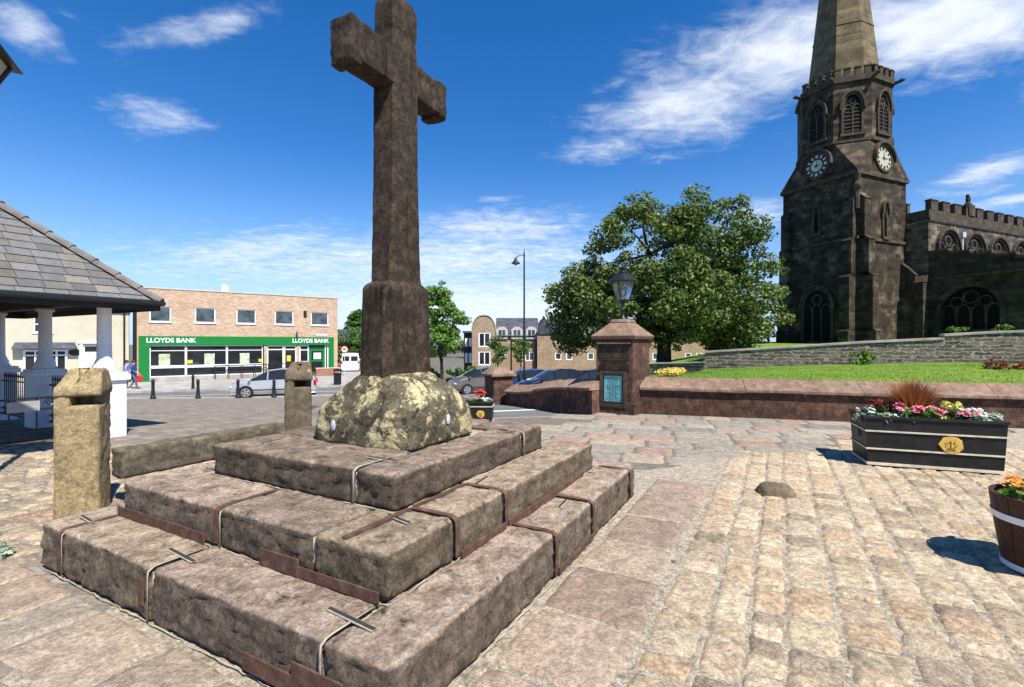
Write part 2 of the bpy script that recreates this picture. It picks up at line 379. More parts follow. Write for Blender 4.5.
M['p_pink'] = leaf_mat('pink_petals', [(.65,.10,.18), (.78,.22,.30), (.85,.42,.46)], .6, .15)
M['p_white'] = leaf_mat('white_petals', [(.62,.60,.58), (.75,.74,.70), (.85,.84,.82)], .6, .15)
M['p_orange'] = leaf_mat('orange_petals', [(.60,.16,.02), (.75,.28,.04), (.80,.42,.12)], .6, .15)
M['p_yellow'] = leaf_mat('yellow_petals', [(.45,.42,.05), (.62,.58,.12), (.72,.70,.30)], .6, .15)
M['p_lilac'] = leaf_mat('lilac_petals', [(.38,.20,.45), (.55,.35,.60), (.70,.55,.72)], .6, .15)
# cars and people
def car_paint(name, c, metal=.4):
    m = plain(name, c, .28, metal, .5, .04, 1); m.node_tree.nodes['Principled BSDF'].inputs['Coat Weight'].default_value = .6; return m
M['silver'] = car_paint('silver_car_paint', (.60,.62,.64), .55)
M['bronze'] = car_paint('bronze_car_paint', (.20,.17,.14), .5)
M['blue'] = car_paint('blue_car_paint', (.02,.05,.16), .3)
M['navy'] = car_paint('navy_car_paint', (.010,.014,.035), .3)
M['van_white'] = car_paint('white_van_paint', (.78,.79,.80), 0)
M['tyre'] = plain('tyre_rubber', (.018,.018,.018), .85)
M['rim'] = plain('alloy_rim', (.6,.61,.62), .3, .8)
M['lens'] = plain('headlamp_lens', (.75,.78,.8), .1, .3, .6)
M['tail'] = plain('tail_lamp', (.40,.01,.01), .2)
M['skin'] = plain('skin', (.48,.28,.20), .6)
M['hair'] = plain('brown_hair', (.04,.025,.015), .7)
M['shirt_blue'] = plain('blue_shirt', (.03,.06,.28), .85)
M['shirt_lilac'] = plain('pale_blue_shirt', (.25,.30,.55), .85)
M['jeans'] = plain('denim', (.07,.10,.17), .9)
M['red_cloth'] = plain('red_cloth', (.55,.02,.03), .7)
# ------------------------------------------------------------------ camera, sun, sky
cam = bpy.data.cameras.new('camera'); cam.sensor_width = 36; cam.lens = 36 * F / 1024; cam.clip_end = 3000
co = bpy.data.objects.new('camera', cam); COL.objects.link(co); co.location = (0, 0, CAMZ); co.rotation_euler = (R(90), 0, 0)
SC.camera = co
SUN_AZ, SUN_EL = R(146), R(55)                       # clockwise from +Y
sd = Vector((math.sin(SUN_AZ) * math.cos(SUN_EL), math.cos(SUN_AZ) * math.cos(SUN_EL), math.sin(SUN_EL)))
sl = bpy.data.lights.new('sun', 'SUN'); sl.energy = 5.0; sl.angle = R(.5); sl.color = (1.0, .955, .87)
so = bpy.data.objects.new('sun', sl); COL.objects.link(so); so.rotation_euler = (-sd).to_track_quat('-Z', 'Y').to_euler(); so.location = (20, -30, 60)
SC.view_settings.view_transform = 'Standard'; SC.view_settings.look = 'None'; SC.view_settings.exposure = .74; SC.view_settings.gamma = 1

def build_world():
    w = bpy.data.worlds.new('World'); SC.world = w; w.use_nodes = True; nt = w.node_tree
    bg = nt.nodes['Background']; bg.inputs['Strength'].default_value = .089
    sky = nd(nt, 'ShaderNodeTexSky'); sky.sky_type = 'NISHITA'; sky.sun_disc = False
    sky.sun_elevation = SUN_EL; sky.sun_rotation = SUN_AZ; sky.air_density = 1.0; sky.dust_density = 0.0; sky.ozone_density = 4.0
    tc = nd(nt, 'ShaderNodeTexCoord').outputs['Generated']
    nm = nd(nt, 'ShaderNodeVectorMath'); nm.operation = 'NORMALIZE'; nt.links.new(tc, nm.inputs[0])
    sp = nd(nt, 'ShaderNodeSeparateXYZ'); nt.links.new(nm.outputs[0], sp.inputs[0])
    x, y, z = sp.outputs
    az = math_n(nt, 'ARCTAN2', x, y); el = math_n(nt, 'ARCSINE', z)
    def ae(px, py):
        a = math.atan((px - PX) / F); return a, math.atan((PY - py) / F * math.cos(a))
    # (centre px, py, long half-axis dx, dy, short half-axis length, weight)
    blobs = [(690, 100, 120, -40, 56, .60), (800, 45, 170, -40, 60, .70), (950, 22, 150, -30, 56, .80), (605, 148, 70, -8, 20, .5),
             (640, 70, 60, -34, 22, .35), (985, 172, 70, -22, 16, .60), (1010, 200, 60, -12, 9, .5),
             (205, 28, 95, -24, 24, .50), (158, 118, 60, 14, 26, .50), (20, 22, 40, 28, 24, .54), (50, 45, 36, 24, 12, .34), (60, 10, 50, 26, 8, .3),
             (420, 262, 300, -10, 36, .58), (250, 250, 130, -22, 24, .55), (500, 228, 130, -6, 24, .55), (480, 310, 280, 0, 44, .66),
             (140, 260, 120, 0, 22, .18), (760, 215, 60, -6, 22, .5), (555, 208, 30, -3, 5, .35), (490, 200, 40, -3, 6, .3),
             (980, 190, 60, -16, 12, .35), (1150, 60, 130, -40, 50, .7), (-150, 120, 130, 20, 50, .5)]
    tot = None
    for bx, by, dx, dy, sh, wt in blobs:
        c = ae(bx, by); L = math.hypot(dx, dy)
        e1 = ae(bx + dx * .5, by + dy * .5); e0 = ae(bx - dx * .5, by - dy * .5); A = (e1[0]-e0[0], e1[1]-e0[1])
        nx, ny = -dy / L * sh, dx / L * sh
        f1 = ae(bx + nx * .5, by + ny * .5); f0 = ae(bx - nx * .5, by - ny * .5); B = (f1[0]-f0[0], f1[1]-f0[1])
        det = A[0]*B[1] - A[1]*B[0]
        u = math_n(nt, 'SUBTRACT', az, c[0]); v = math_n(nt, 'SUBTRACT', el, c[1])
        s = math_n(nt, 'MULTIPLY_ADD', u, B[1]/det, math_n(nt, 'MULTIPLY', v, -B[0]/det))
        t = math_n(nt, 'MULTIPLY_ADD', u, -A[1]/det, math_n(nt, 'MULTIPLY', v, A[0]/det))
        r2 = math_n(nt, 'MULTIPLY_ADD', s, s, math_n(nt, 'MULTIPLY', t, t))
        e = math_n(nt, 'MULTIPLY', math_n(nt, 'POWER', 2.718, math_n(nt, 'MULTIPLY', r2, -1.0)), wt)
        tot = e if tot is None else math_n(nt, 'MAXIMUM', tot, e)
    # a thin cloud layer: noise on a plane above, stretched along the wind
    zz = math_n(nt, 'ADD', math_n(nt, 'MAXIMUM', z, 0.0), .10)
    cb = nd(nt, 'ShaderNodeCombineXYZ'); nt.links.new(math_n(nt, 'DIVIDE', x, zz), cb.inputs[0]); nt.links.new(math_n(nt, 'DIVIDE', y, zz), cb.inputs[1])
    mp = nd(nt, 'ShaderNodeMapping'); mp.inputs['Rotation'].default_value = (0, 0, R(28)); mp.inputs['Scale'].default_value = (1.0, 2.6, 1)
    nt.links.new(cb.outputs[0], mp.inputs[0])
    n1 = noise_n(nt, mp.outputs[0], 1.5, 10, .62, .8)
    n2 = noise_n(nt, cb.outputs[0], 9.0, 8, .62, .5)
    n3 = noise_n(nt, mp.outputs[0], 5.5, 10, .68, .6)
    n = math_n(nt, 'MULTIPLY_ADD', n1, .46, math_n(nt, 'MULTIPLY_ADD', n2, .52, math_n(nt, 'MULTIPLY', n3, .46)))
    d = math_n(nt, 'ADD', n, tot)
    al = nd(nt, 'ShaderNodeMapRange'); al.interpolation_type = 'SMOOTHSTEP'
    al.inputs[1].default_value = .90; al.inputs[2].default_value = 1.56; nt.links.new(d, al.inputs[0])
    hs = nd(nt, 'ShaderNodeHueSaturation'); hs.inputs['Saturation'].default_value = 1.34; nt.links.new(sky.outputs[0], hs.inputs['Color'])
    skc = mixc(nt, 1.0, hs.outputs[0], (1.12, 1.0, 1.12), 'MULTIPLY')
    hz = math_n(nt, 'SUBTRACT', 1.0, math_n(nt, 'MULTIPLY', math_n(nt, 'MAXIMUM', z, 0.0), 2.6), clamp=True)
    skc = mixc(nt, math_n(nt, 'MULTIPLY', math_n(nt, 'POWER', hz, 2.2), .92), skc, (3.4, 5.2, 7.6))
    cc = mixc(nt, n2, (5.6, 6.1, 6.9), (8.0, 8.25, 8.6))
    fin = mixc(nt, math_n(nt, 'MULTIPLY', al.outputs[0], .88), skc, cc)
    nt.links.new(fin, bg.inputs['Color'])
build_world()

# ------------------------------------------------------------------ ground, road, paving
def strip_mesh(name, mat, p0, d, length, w0, w1, off, step=2.0, side=None):
    """band along d from p0, between offsets w0 and w1 to its left, following the ground"""
    n = (-d[1], d[0]); k = max(1, int(length / step)); q = max(1, int(abs(w1 - w0) / step))
    mb = MB(); vs, fs = [], []
    for i in range(k + 1):
        for j in range(q + 1):
            a = length * i / k; b = lerp(w0, w1, j / q)
            x, y = p0[0] + d[0]*a + n[0]*b, p0[1] + d[1]*a + n[1]*b
            vs.append((x, y, ground_z(x, y) + off))
    for i in range(k):
        for j in range(q):
            a = i * (q + 1) + j; fs.append((a, a + q + 1, a + q + 2, a + 1))
    mb.add(vs, fs)
    if side:                                           # a kerb face along w0 (and w1)
        for ww in side:
            vs, fs = [], []
            for i in range(k + 1):
                a = length * i / k; x, y = p0[0] + d[0]*a + n[0]*ww, p0[1] + d[1]*a + n[1]*ww
                vs += [(x, y, ground_z(x, y) + off), (x, y, ground_z(x, y) - .1)]
            for i in range(k): fs.append((2*i, 2*i+1, 2*i+3, 2*i+2))
            mb.add(vs, fs)
    return struct(mb.build(name, mat))
def grid_ground():
    xs = [-900, -400, -150, -80, -60] + [x for x in range(-50, 51, 2)] + [60, 80, 150, 400, 900]
    ys = [-900, -200, -60, -20, 0, 6, 10] + [10 + i for i in range(1, 80)] + [100, 130, 200, 400, 900, 2500]
    mb = MB(); vs = [(x, y, ground_z(x, y) - .06) for y in ys for x in xs]; n = len(xs)
    mb.add(vs, [(j*n+i, j*n+i+1, (j+1)*n+i+1, (j+1)*n+i) for j in range(len(ys)-1) for i in range(n-1)])
    return struct(mb.build('ground', M['earth']))
grid_ground()
DR = (.79, .613)                                      # the road and the bank front run this way
def rd(a, b):                                         # along the road, and away from the camera
    return (-26.8 + DR[0]*a - DR[1]*b, 35 + DR[1]*a + DR[0]*b)
RDIR = (.944, .331); RP = (-45.8, 14.4)               # the road past the square
strip_mesh('road', M['asphalt'], RP, RDIR, 130, .15, 5.4, -.03)
strip_mesh('side_road', M['asphalt'], (-1.6, 11.5), (.02, 1.0), 50, -9.0, 1.5, -.035)
strip_mesh('pavement', M['pave'], RP, RDIR, 47, 5.4, 34, .09, side=(5.4,))
strip_mesh('road_markings', M['white_line'], RP, RDIR, 46, 2.7, 2.8, -.022)
strip_mesh('road_markings', M['white_line'], (-.55, 13.6), (.92, .39), 2.0, 0, .25, -.028)
strip_mesh('kerb', M['kerb'], RP, RDIR, 44, -.05, .15, .045, side=(-.05, .15))
def plaza():
    mb = MB(); vs, fs = [], []
    nx, ny = 40, 34
    for j in range(ny + 1):
        for i in range(nx + 1):
            t = j / ny
            x = lerp(-34, -.6 if t < .4 else lerp(-.6, 1.0, (t-.4)/.6), i / nx)
            # near edge runs across in front of the camera, the far one along the kerb
            yf = RP[1] + (x - RP[0]) * RDIR[1] / RDIR[0] - .08
            yn = -3.0
            yf = max(yf, 12) if x < -6 else min(yf, 11.3 + max(0, (-x - 1.2)) * 2.6)
            y = lerp(yn, yf, t); vs.append((x, y, ground_z(x, y) - .016))
    for j in range(ny):
        for i in range(nx):
            a = j * (nx + 1) + i; fs.append((a, a + 1, a + nx + 2, a + nx + 1))
    mb.add(vs, fs); return struct(mb.build('plaza', M['plaza']))
plaza()

C0, U, V = Vector((-.5, 2.04)), Vector((.48, .877)), Vector((-.877, .48))
def uv(u, v): p = C0 + U * u + V * v; return p.x, p.y
def to_uv(x, y): p = Vector((x, y)) - C0; return p.dot(U), p.dot(V)
W1, W2 = Vector((.961, -.278)), Vector((.278, .961))
WALL0 = Vector((3.1, 11.9))
def paver(mb, quad, col, top, n=6, drop=.022, rnd=.16, amp=.006, seed=0, pw=5):
    """one stone: rounded corners, edges falling away, uneven top"""
    q = [Vector(p) for p in quad]; vs, fs = [], []
    for j in range(n + 1):
        for i in range(n + 1):
            s, t = -1 + 2*i/n, -1 + 2*j/n
            s2 = math.copysign(abs(s) ** .7, s); t2 = math.copysign(abs(t) ** .7, t)
            ss, tt = s2 * (1 - rnd * .5 * t2**4), t2 * (1 - rnd * .5 * s2**4)
            a, b = (ss+1)/2, (tt+1)/2
            p = q[0]*(1-a)*(1-b) + q[1]*a*(1-b) + q[2]*a*b + q[3]*(1-a)*b
            w = noise.noise_vector(Vector((p.x*4, p.y*4, seed))) * .014
            e = max(abs(s2), abs(t2)) ** pw
            z = top - drop * e + noise.fractal(Vector((p.x*7, p.y*7, seed*.37)), .8, 2, 3) * amp
            vs.append((p.x + w.x, p.y + w.y, z))
    for j in range(n):
        for i in range(n):
            a = j * (n + 1) + i; fs.append((a, a + 1, a + n + 2, a + n + 1))
    mb.add(vs, fs, 0, col)
SETT = [(.52,.435,.325), (.48,.39,.285), (.455,.37,.27), (.495,.395,.295), (.42,.35,.26), (.54,.46,.345), (.47,.36,.25), (.36,.30,.23), (.505,.42,.305)]
PINK = [(.37,.28,.215), (.40,.31,.235), (.345,.265,.205), (.38,.305,.23), (.36,.27,.205)]
GREY = [(.32,.275,.22), (.37,.31,.245), (.30,.26,.21), (.38,.32,.245), (.34,.28,.22), (.37,.27,.21)]
def tint_(rng, c):
    k = rng.uniform(.88, 1.12); return tuple(x * k for x in c)
def in_monument(u, v, m=0.0): return -m < u < 3.94 + m and -m < v < 3.58 + m
def is_sett(x, y, e=0.0): return y < 6.15 + .34 * x + .22 * math.sin(x * 2.3) + e
def setts():
    rng = random.Random(11); mb = MB(); v = -14.0
    cols = []
    while v < -.72:
        w = rng.uniform(.20, .30); cols.append((v, min(v + w, -.72))); v += w
    for v0, v1 in cols:
        if v1 - v0 < .12: continue
        u = -6 + rng.uniform(0, .4)
        while u < 9:
            l = rng.uniform(.15, .27) if rng.random() < .82 else rng.uniform(.27, .42)
            uc, vc = u + l/2, (v0+v1)/2; x, y = uv(uc, vc)
            if y > .5 and abs(x) < 1.25*y + .6 and is_sett(x, y, .32) and not (u > 3.9 and y > 6.9 and x < 1.2):
                g = .0055; j = lambda: rng.uniform(-.013, .013)
                quad = [uv(u+g+j(), v1-g+j()), uv(u+g+j(), v0+g+j()), uv(u+l-g+j(), v0+g+j()), uv(u+l-g+j(), v1-g+j())]
                c = rng.choice(SETT); k = rng.uniform(.90, 1.10)
                if x < .9: c = rng.choice(PINK + SETT); k *= .95
                if rng.random() < .04: k *= .62
                paver(mb, quad, tuple(a*k for a in c), rng.uniform(-.001, .012) if is_sett(x, y) else -.001, 8, .026, rng.uniform(.08, .28), .009, rng.random()*50, 14)
            u += l
    return struct(mb.build('setts_paving', M['sett'], smooth=True))
setts()
def plaza_setts():
    rng = random.Random(5); mb = MB(); v = 3.75
    while v < 10:
        w = rng.uniform(.14, .20); u = -4 + rng.uniform(0, .3)
        while u < 5.5:
            l = rng.uniform(.18, .34); x, y = uv(u + l/2, v + w/2)
            if y > 1.2 and -1.3*y - .5 < x < -2.0 and y < 8.3:
                g = .007; j = lambda: rng.uniform(-.008, .008)
                quad = [uv(u+g+j(), v+w-g+j()), uv(u+g+j(), v+g+j()), uv(u+l-g+j(), v+g+j()), uv(u+l-g+j(), v+w-g+j())]
                k = rng.uniform(.8, 1.15)
                paver(mb, quad, tuple(a*k for a in rng.choice(GREY + SETT[:3])), rng.uniform(.0, .008), 5, .024, .22, .006, rng.random()*50)
            u += l
        v += w
    return struct(mb.build('setts_paving', M['sett'], smooth=True))
plaza_setts()
def base_flags():
    rng = random.Random(3); mb = MB()
    u = -.62                                            # along the right-hand side of the steps
    while u < 4.3:
        l = rng.uniform(.5, .78)
        quad = [uv(u+.012, -.045), uv(u+.012, -.69+rng.uniform(-.03,.03)), uv(u+l-.012, -.69+rng.uniform(-.03,.03)), uv(u+l-.012, -.045)]
        paver(mb, quad, tint_(rng, rng.choice(PINK)), rng.uniform(.004, .014), 14, .030, .07, .009, rng.random()*50, 18)
        u += l
    v = .0
    for row, (ua, ub) in enumerate([(-.58, -.04), (-1.15, -.60), (-1.75, -1.17), (-2.3, -1.77)]):
        v = -.68 - rng.uniform(0, .3)
        while v < 3.7:
            l = rng.uniform(.42, .85)
            j = lambda: rng.uniform(-.02, .02)
            quad = [uv(ua+.01+j(), v+l-.012+j()), uv(ua+.01+j(), v+.012+j()), uv(ub+j(), v+.012+j()), uv(ub+j(), v+l-.012+j())]
            x, y = uv((ua+ub)/2, v + l/2)
            if v > -.75: paver(mb, quad, tint_(rng, rng.choice(PINK + GREY[:2])), rng.uniform(.0, .012), 14, .030, .07, .009, rng.random()*50, 18)
            v += l
    return struct(mb.build('flagstone_paving', M['flag'], smooth=True))
base_flags()
def wall_flags():
    rng = random.Random(9); mb = MB(); b = -.04
    FL = [(.33,.295,.245), (.37,.32,.26), (.30,.27,.23), (.38,.315,.24), (.35,.31,.25), (.37,.26,.20), (.27,.25,.215)]
    while b > -6.6:
        h = rng.uniform(.42, .68); a = -5.5 + rng.uniform(0, .6)
        while a < 9.5:
            l = rng.uniform(.55, 1.15); p = WALL0 + W1 * (a + l/2) - W2 * (-b + h/2)
            u, v = to_uv(p.x, p.y)
            ok = (not is_sett(p.x, p.y)) and not in_monument(u, v, .35) and not (-1.2 < u < 4.3 and -.74 < v < 0) and p.x > -1.6 - max(0, (p.y - 9)) * -.1 and p.y < 11.9
            if ok and p.x < 1.3 and p.y > 10.4: ok = False
            if ok:
                g = .008; pts = []
                for (aa, bb) in ((a+g, b-h+g), (a+l-g, b-h+g), (a+l-g, b-g), (a+g, b-g)):
                    q = WALL0 + W1*(aa+rng.uniform(-.012,.012)) + W2*(bb+rng.uniform(-.012,.012)); pts.append((q.x, q.y))
                k = rng.uniform(.88, 1.1)
                paver(mb, pts, tuple(c*k for c in rng.choice(FL)), rng.uniform(.006, .011), 8, .024, .03, .003, rng.random()*50, 14)
            a += l
        b -= h
    return struct(mb.build('flagstone_paving', M['flag'], smooth=True))
wall_flags()
def bed():
    mb = MB(); mb.add([(-2.6,-3,-.010),(14,-3,-.010),(14,9,-.010),(3,12,-.010),(-1.6,11,-.010),(-2.6,7,-.010)], [(0,1,2,3,4,5)])
    struct(mb.build('paving_bed', M['bed'])); mb = MB(); L = []
    for i in range(25): x = lerp(-1.55, 12, i/24); L.append((x, 6.15 + .34*x + .22*math.sin(x*2.3) + .05, -.009))
    mb.add(L + [(14, 8.6, -.009), (3, 11.95, -.009), (-1.55, 10.9, -.009)], [tuple(range(28))]); struct(mb.build('paving_bed', M['bed_dark']))
bed()

# ------------------------------------------------------------------ the cross
mon = root('stone_cross', (C0.x, C0.y, 0), math.atan2(U.y, U.x), 'tall weathered sandstone cross on a lichen-covered block and three square steps', 'monument')
def strip(mb, pts, wdir, w, t=.004):
    """flat iron bar bent along pts"""
    pts = [Vector(p) for p in pts]; wd = Vector(wdir).normalized() * (w / 2); vs, fs = [], []
    for i, p in enumerate(pts):
        tg = (pts[min(i+1, len(pts)-1)] - pts[max(i-1, 0)]).normalized(); n = tg.cross(wd).normalized() * t
        if n.z < -.05 : n = -n
        vs += [p - wd, p + wd, p + wd + n, p - wd + n]
    for i in range(len(pts) - 1):
        for k in range(4):
            a, b = i*4 + k, i*4 + (k+1) % 4; fs.append((a, b, b + 4, a + 4))
    fs += [(3,2,1,0), tuple(range(len(vs)-4, len(vs)))]
    mb.add(vs, fs)
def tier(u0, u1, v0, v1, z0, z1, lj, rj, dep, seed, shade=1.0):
    """lj: joints (v) along the u0 side, first the corner block's end; rj: joints (u) along the v0 side"""
    mb = MB(); k = seed; g = .006
    ls = list(lj); rs = list(rj)
    rng = random.Random(seed)
    def blk(a, b, c, d):
        nonlocal k; k += 1
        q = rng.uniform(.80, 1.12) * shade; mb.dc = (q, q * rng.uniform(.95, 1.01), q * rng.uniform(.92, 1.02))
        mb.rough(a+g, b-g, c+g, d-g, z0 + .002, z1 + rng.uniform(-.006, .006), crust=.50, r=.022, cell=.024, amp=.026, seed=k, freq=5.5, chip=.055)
    # side v0 (faces right): corner block first
    e = [u0] + rs + [u1]
    for i in range(len(e) - 1): blk(e[i], e[i+1], v0, v0 + (ls[0] - v0 if i == 0 else dep))
    e = ls + [v1]
    for i in range(len(e) - 1): blk(u0, u0 + dep, e[i], e[i+1])
    # far sides and the core
    e = [u0 + dep, (u0 + u1) / 2, u1]
    for i in range(2): blk(e[i], e[i+1], v1 - dep, v1)
    blk(u1 - dep, u1, v0 + dep, (v0+v1)/2); blk(u1 - dep, u1, (v0+v1)/2, v1 - dep)
    mb.dc = (.85, .83, .8)
    mb.box(u0 + .03, u1 - .03, v0 + .03, v1 - .03, z0 + .01, z1 - .035, 1)
    mb.box(u0 + dep - .02, u1 - dep + .02, v0 + dep - .02, v1 - dep + .02, z0 + .01, z1 - .008, 0)
    # mortar squeezed along the foot
    for (a, b) in (((u0, v0 - .004), (u0, v1)), ((u0, v0 - .004), (u1, v0 - .004))):
        n = int(math.hypot(b[0]-a[0], b[1]-a[1]) / .05); L = []
        for i in range(n + 1):
            t = i / n; L.append(Vector((lerp(a[0], b[0], t) + rng.uniform(-.008,.008), lerp(a[1], b[1], t) + rng.uniform(-.008,.008), z0 + .004)))
        mb.tube(L, [max(.0008, .010 * (noise.noise(Vector((p.x*3, p.y*3, seed))) + .45) * rng.uniform(.4, 1.2)) for p in L], 5, 1)
    return mb.build('step', [M['step'], M['mortar_white']], mon, smooth=True)
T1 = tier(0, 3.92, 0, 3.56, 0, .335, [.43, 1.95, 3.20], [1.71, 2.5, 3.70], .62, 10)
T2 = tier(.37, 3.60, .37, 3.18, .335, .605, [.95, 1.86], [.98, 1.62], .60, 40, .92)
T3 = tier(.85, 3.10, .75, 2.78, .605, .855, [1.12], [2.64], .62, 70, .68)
def over_edge_v(mb, u, v0, z1, zb, inn, w, off=.005):      # bar over the edge of a v0 side at joint u
    strip(mb, [(u, v0+inn, z1+off), (u, v0+.07, z1+off), (u, v0+.03, z1+off-.004), (u, v0-.002, z1-.02), (u, v0-.007, z1-.06), (u, v0-.007, zb)], (1,0,0), w)
def over_edge_u(mb, v, u0, z1, zb, inn, w, off=.005):
    strip(mb, [(u0+inn, v, z1+off), (u0+.07, v, z1+off), (u0+.03, v, z1+off-.004), (u0-.002, v, z1-.02), (u0-.007, v, z1-.06), (u0-.007, v, zb)], (0,1,0), w)
def straps():
    def one(par, fn, *a):
        mb = MB(); fn(mb, *a); mb.build('iron_strap', M['rust'], par)
    def seam(par, fn, *a):
        a = list(a[:6]) + [.004]; a[5] *= .8; mb = MB(); fn(mb, *a); mb.build('mortar_seam', M['mortar_white'], par, smooth=True)
    one(T1, over_edge_u, 3.20, 0, .335, .05, .36,  .044); seam(T1, over_edge_u, 3.145, 0, .335, .02, .36, .022, .009)
    one(T1, over_edge_v, 1.70, 0, .335, .05, .37,  .044); one(T1, over_edge_v, 2.50, 0, .335, .05, .37,  .044); one(T1, over_edge_v, 3.70, 0, .335, .05, .35,  .044)
    one(T2, over_edge_u, 1.88, .37, .605, .37, .48,  .044); seam(T2, over_edge_u, 1.835, .37, .605, .35, .3, .02, .010)
    one(T2, over_edge_v, .99, .37, .605, .36, .36,  .044); one(T2, over_edge_v, 1.62, .37, .605, .36, .36,  .044)
    seam(T1, over_edge_u, 1.95, 0, .335, .02, .33, .022); seam(T1, over_edge_u, .43, 0, .335, .02, .33, .020)
    seam(T3, over_edge_u, 1.12, .85, .855, .62, .40, .026); seam(T3, over_edge_v, 2.64, .75, .855, .62, .45, .022)
    def plate(par, a, b):
        mb = MB(); mb.box(a[0], b[0], a[1], b[1], a[2], b[2]); mb.build('iron_plate', M['rust'], par, bevel=.002)
    plate(T1, (-.012,1.99,.10), (-.002,2.05,.26)); plate(T1, (-.013,.28,.03), (-.002,.62,.19)); plate(T1, (-.011,.62,.03), (-.002,1.0,.12))
    plate(T2, (.355,2.0,.335), (.364,3.19,.415)); plate(T2, (.353,1.05,.335), (.366,1.40,.44)); plate(T2, (.355,.42,.335), (.364,1.05,.40))
    plate(T2, (1.02,.345,.340), (1.60,.364,.385)); plate(T2, (1.64,.347,.340), (3.2,.364,.385)); plate(T1, (1.73,-.022,.03), (2.47,-.006,.075))
    def cramp(par, u, v, z, du, dv):
        L = math.hypot(du, dv); mb = MB(); w = Vector((-dv, du, 0)) / L * .010
        a = Vector((u - du/2, v - dv/2, z)); b = Vector((u + du/2, v + dv/2, z)); up = Vector((0,0,.005))
        mb.hexa([a - w, b - w, b + w, a + w], [a - w + up, b - w + up, b + w + up, a + w + up])
        mb.add([a - w*1.7 - up*.6, b - w*1.7 - up*.6, b + w*1.7 - up*.6, a + w*1.7 - up*.6, a - w*1.5 + up*.3, b - w*1.5 + up*.3, b + w*1.5 + up*.3, a + w*1.5 + up*.3],
               [(4,5,6,7),(0,1,5,4),(1,2,6,5),(2,3,7,6),(3,0,4,7)], 1)
        mb.build('iron_cramp', [M['lead'], M['mortar_white']], par)
    cramp(T1, .19, 1.95, .343, .03, .34); cramp(T1, .19, .44, .343, .03, .34); cramp(T1, .2, 3.3, .343, .02, .22)
    cramp(T1, 2.3, .2, .343, .2, .02); cramp(T2, .78, .66, .613, .05, .22); cramp(T2, 1.75, .66, .613, .22, .03); cramp(T1, 3.35, .3, .343, .03, .2)
    cramp(T3, 1.12, 1.12, .861, .02, .30); cramp(T3, 1.15, 2.4, .861, .2, .02)
    for par, q in ((T1, (1.73, 2.46, .34, .385, .330, .351)), (T2, (.40, .95, .70, .735, .60, .620)), (T2, (1.0, 1.6, .70, .735, .60, .620))):
        mb = MB(); mb.box(*q); mb.build('iron_strip', M['rust'], par)         # rusty strips let into the tops
straps()
def rring(u0, u1, v0, v1, ch, n=6, arc=4):
    """outline of a rounded rectangle"""
    pts = []; c = min(ch, (u1-u0)/2*.98, (v1-v0)/2*.98)
    for cx, cy, a0 in ((u1-c, v1-c, 0), (u0+c, v1-c, 90), (u0+c, v0+c, 180), (u1-c, v0+c, 270)):
        for k in range(arc): a = R(a0 + 90*k/(arc-1)); pts.append((cx + c*math.cos(a), cy + c*math.sin(a)))
    out = []
    for i in range(len(pts)):
        a, b = pts[i], pts[(i+1) % len(pts)]; L = math.hypot(b[0]-a[0], b[1]-a[1])
        m = n if i % arc == arc - 1 else 1
        for k in range(m): out.append((lerp(a[0], b[0], k/m), lerp(a[1], b[1], k/m)))
    return out
def loft(mb, keys, dz=.04, amp=.01, freq=6, seed=0, n=6, arc=4):
    """keys: (z, u0, u1, v0, v1, corner)"""
    zs = []; z = keys[0][0]
    while z < keys[-1][0] - 1e-6: zs.append(z); z += dz
    zs.append(keys[-1][0]); vs, fs = [], []; m = None
    K = list(zip(*keys))
    for z in zs:
        P = rring(*[interp(z, K[0], K[i]) for i in range(1, 6)], n=n, arc=arc); m = len(P)
        cu = sum(p[0] for p in P)/m; cv = sum(p[1] for p in P)/m
        for a, b in P:
            w = Vector((a, b, z)); d = Vector((a-cu, b-cv, 0)).normalized()
            w += d * (noise.fractal(w * freq + Vector((seed*9, 0, 0)), .9, 2.1, 4) * amp * .6 - noise.turbulence(w * freq * 3 + Vector((seed, 0, 0)), 3, True) * amp * .6)
            vs.append(w)
    L = len(zs)
    for i in range(L - 1):
        for k in range(m):
            j = (k + 1) % m; fs.append((i*m+k, i*m+j, (i+1)*m+j, (i+1)*m+k))
    fs += [tuple(range(m))[::-1], tuple(range((L-1)*m, L*m))]
    mb.add(vs, fs)
mb = MB()
loft(mb, [(.845,1.39,2.45,1.16,2.22,.10), (.95,1.385,2.46,1.155,2.23,.12), (1.10,1.39,2.45,1.16,2.22,.15), (1.17,1.405,2.43,1.18,2.20,.18),
          (1.27,1.455,2.36,1.24,2.11,.22), (1.35,1.50,2.29,1.32,2.02,.20), (1.41,1.53,2.22,1.40,1.93,.16), (1.435,1.555,2.18,1.45,1.86,.12)], .02, .038, 4.5, 3, 12)
sock = mb.build('socket_stone', M['socket'], mon, smooth=True)
for (u, v, z, du, dv) in ((1.385, 1.93, 1.0, .010, .045), (1.98, 1.155, 1.03, .04, .010)):
    mb = MB(); mb.lathe([(.02,-.05),(.6,-.035),(.7,0),(.5,.035),(.02,.05)], (u, v, z), 10, 0, max(du,.012), max(dv,.012)); mb.box(u-.008, u+.008, v-.008, v+.008, z-.2, z-.08, 1)
    mb.build('lead_plug', [M['grey_pipe'], M['lead']], sock, smooth=True)
mb = MB()
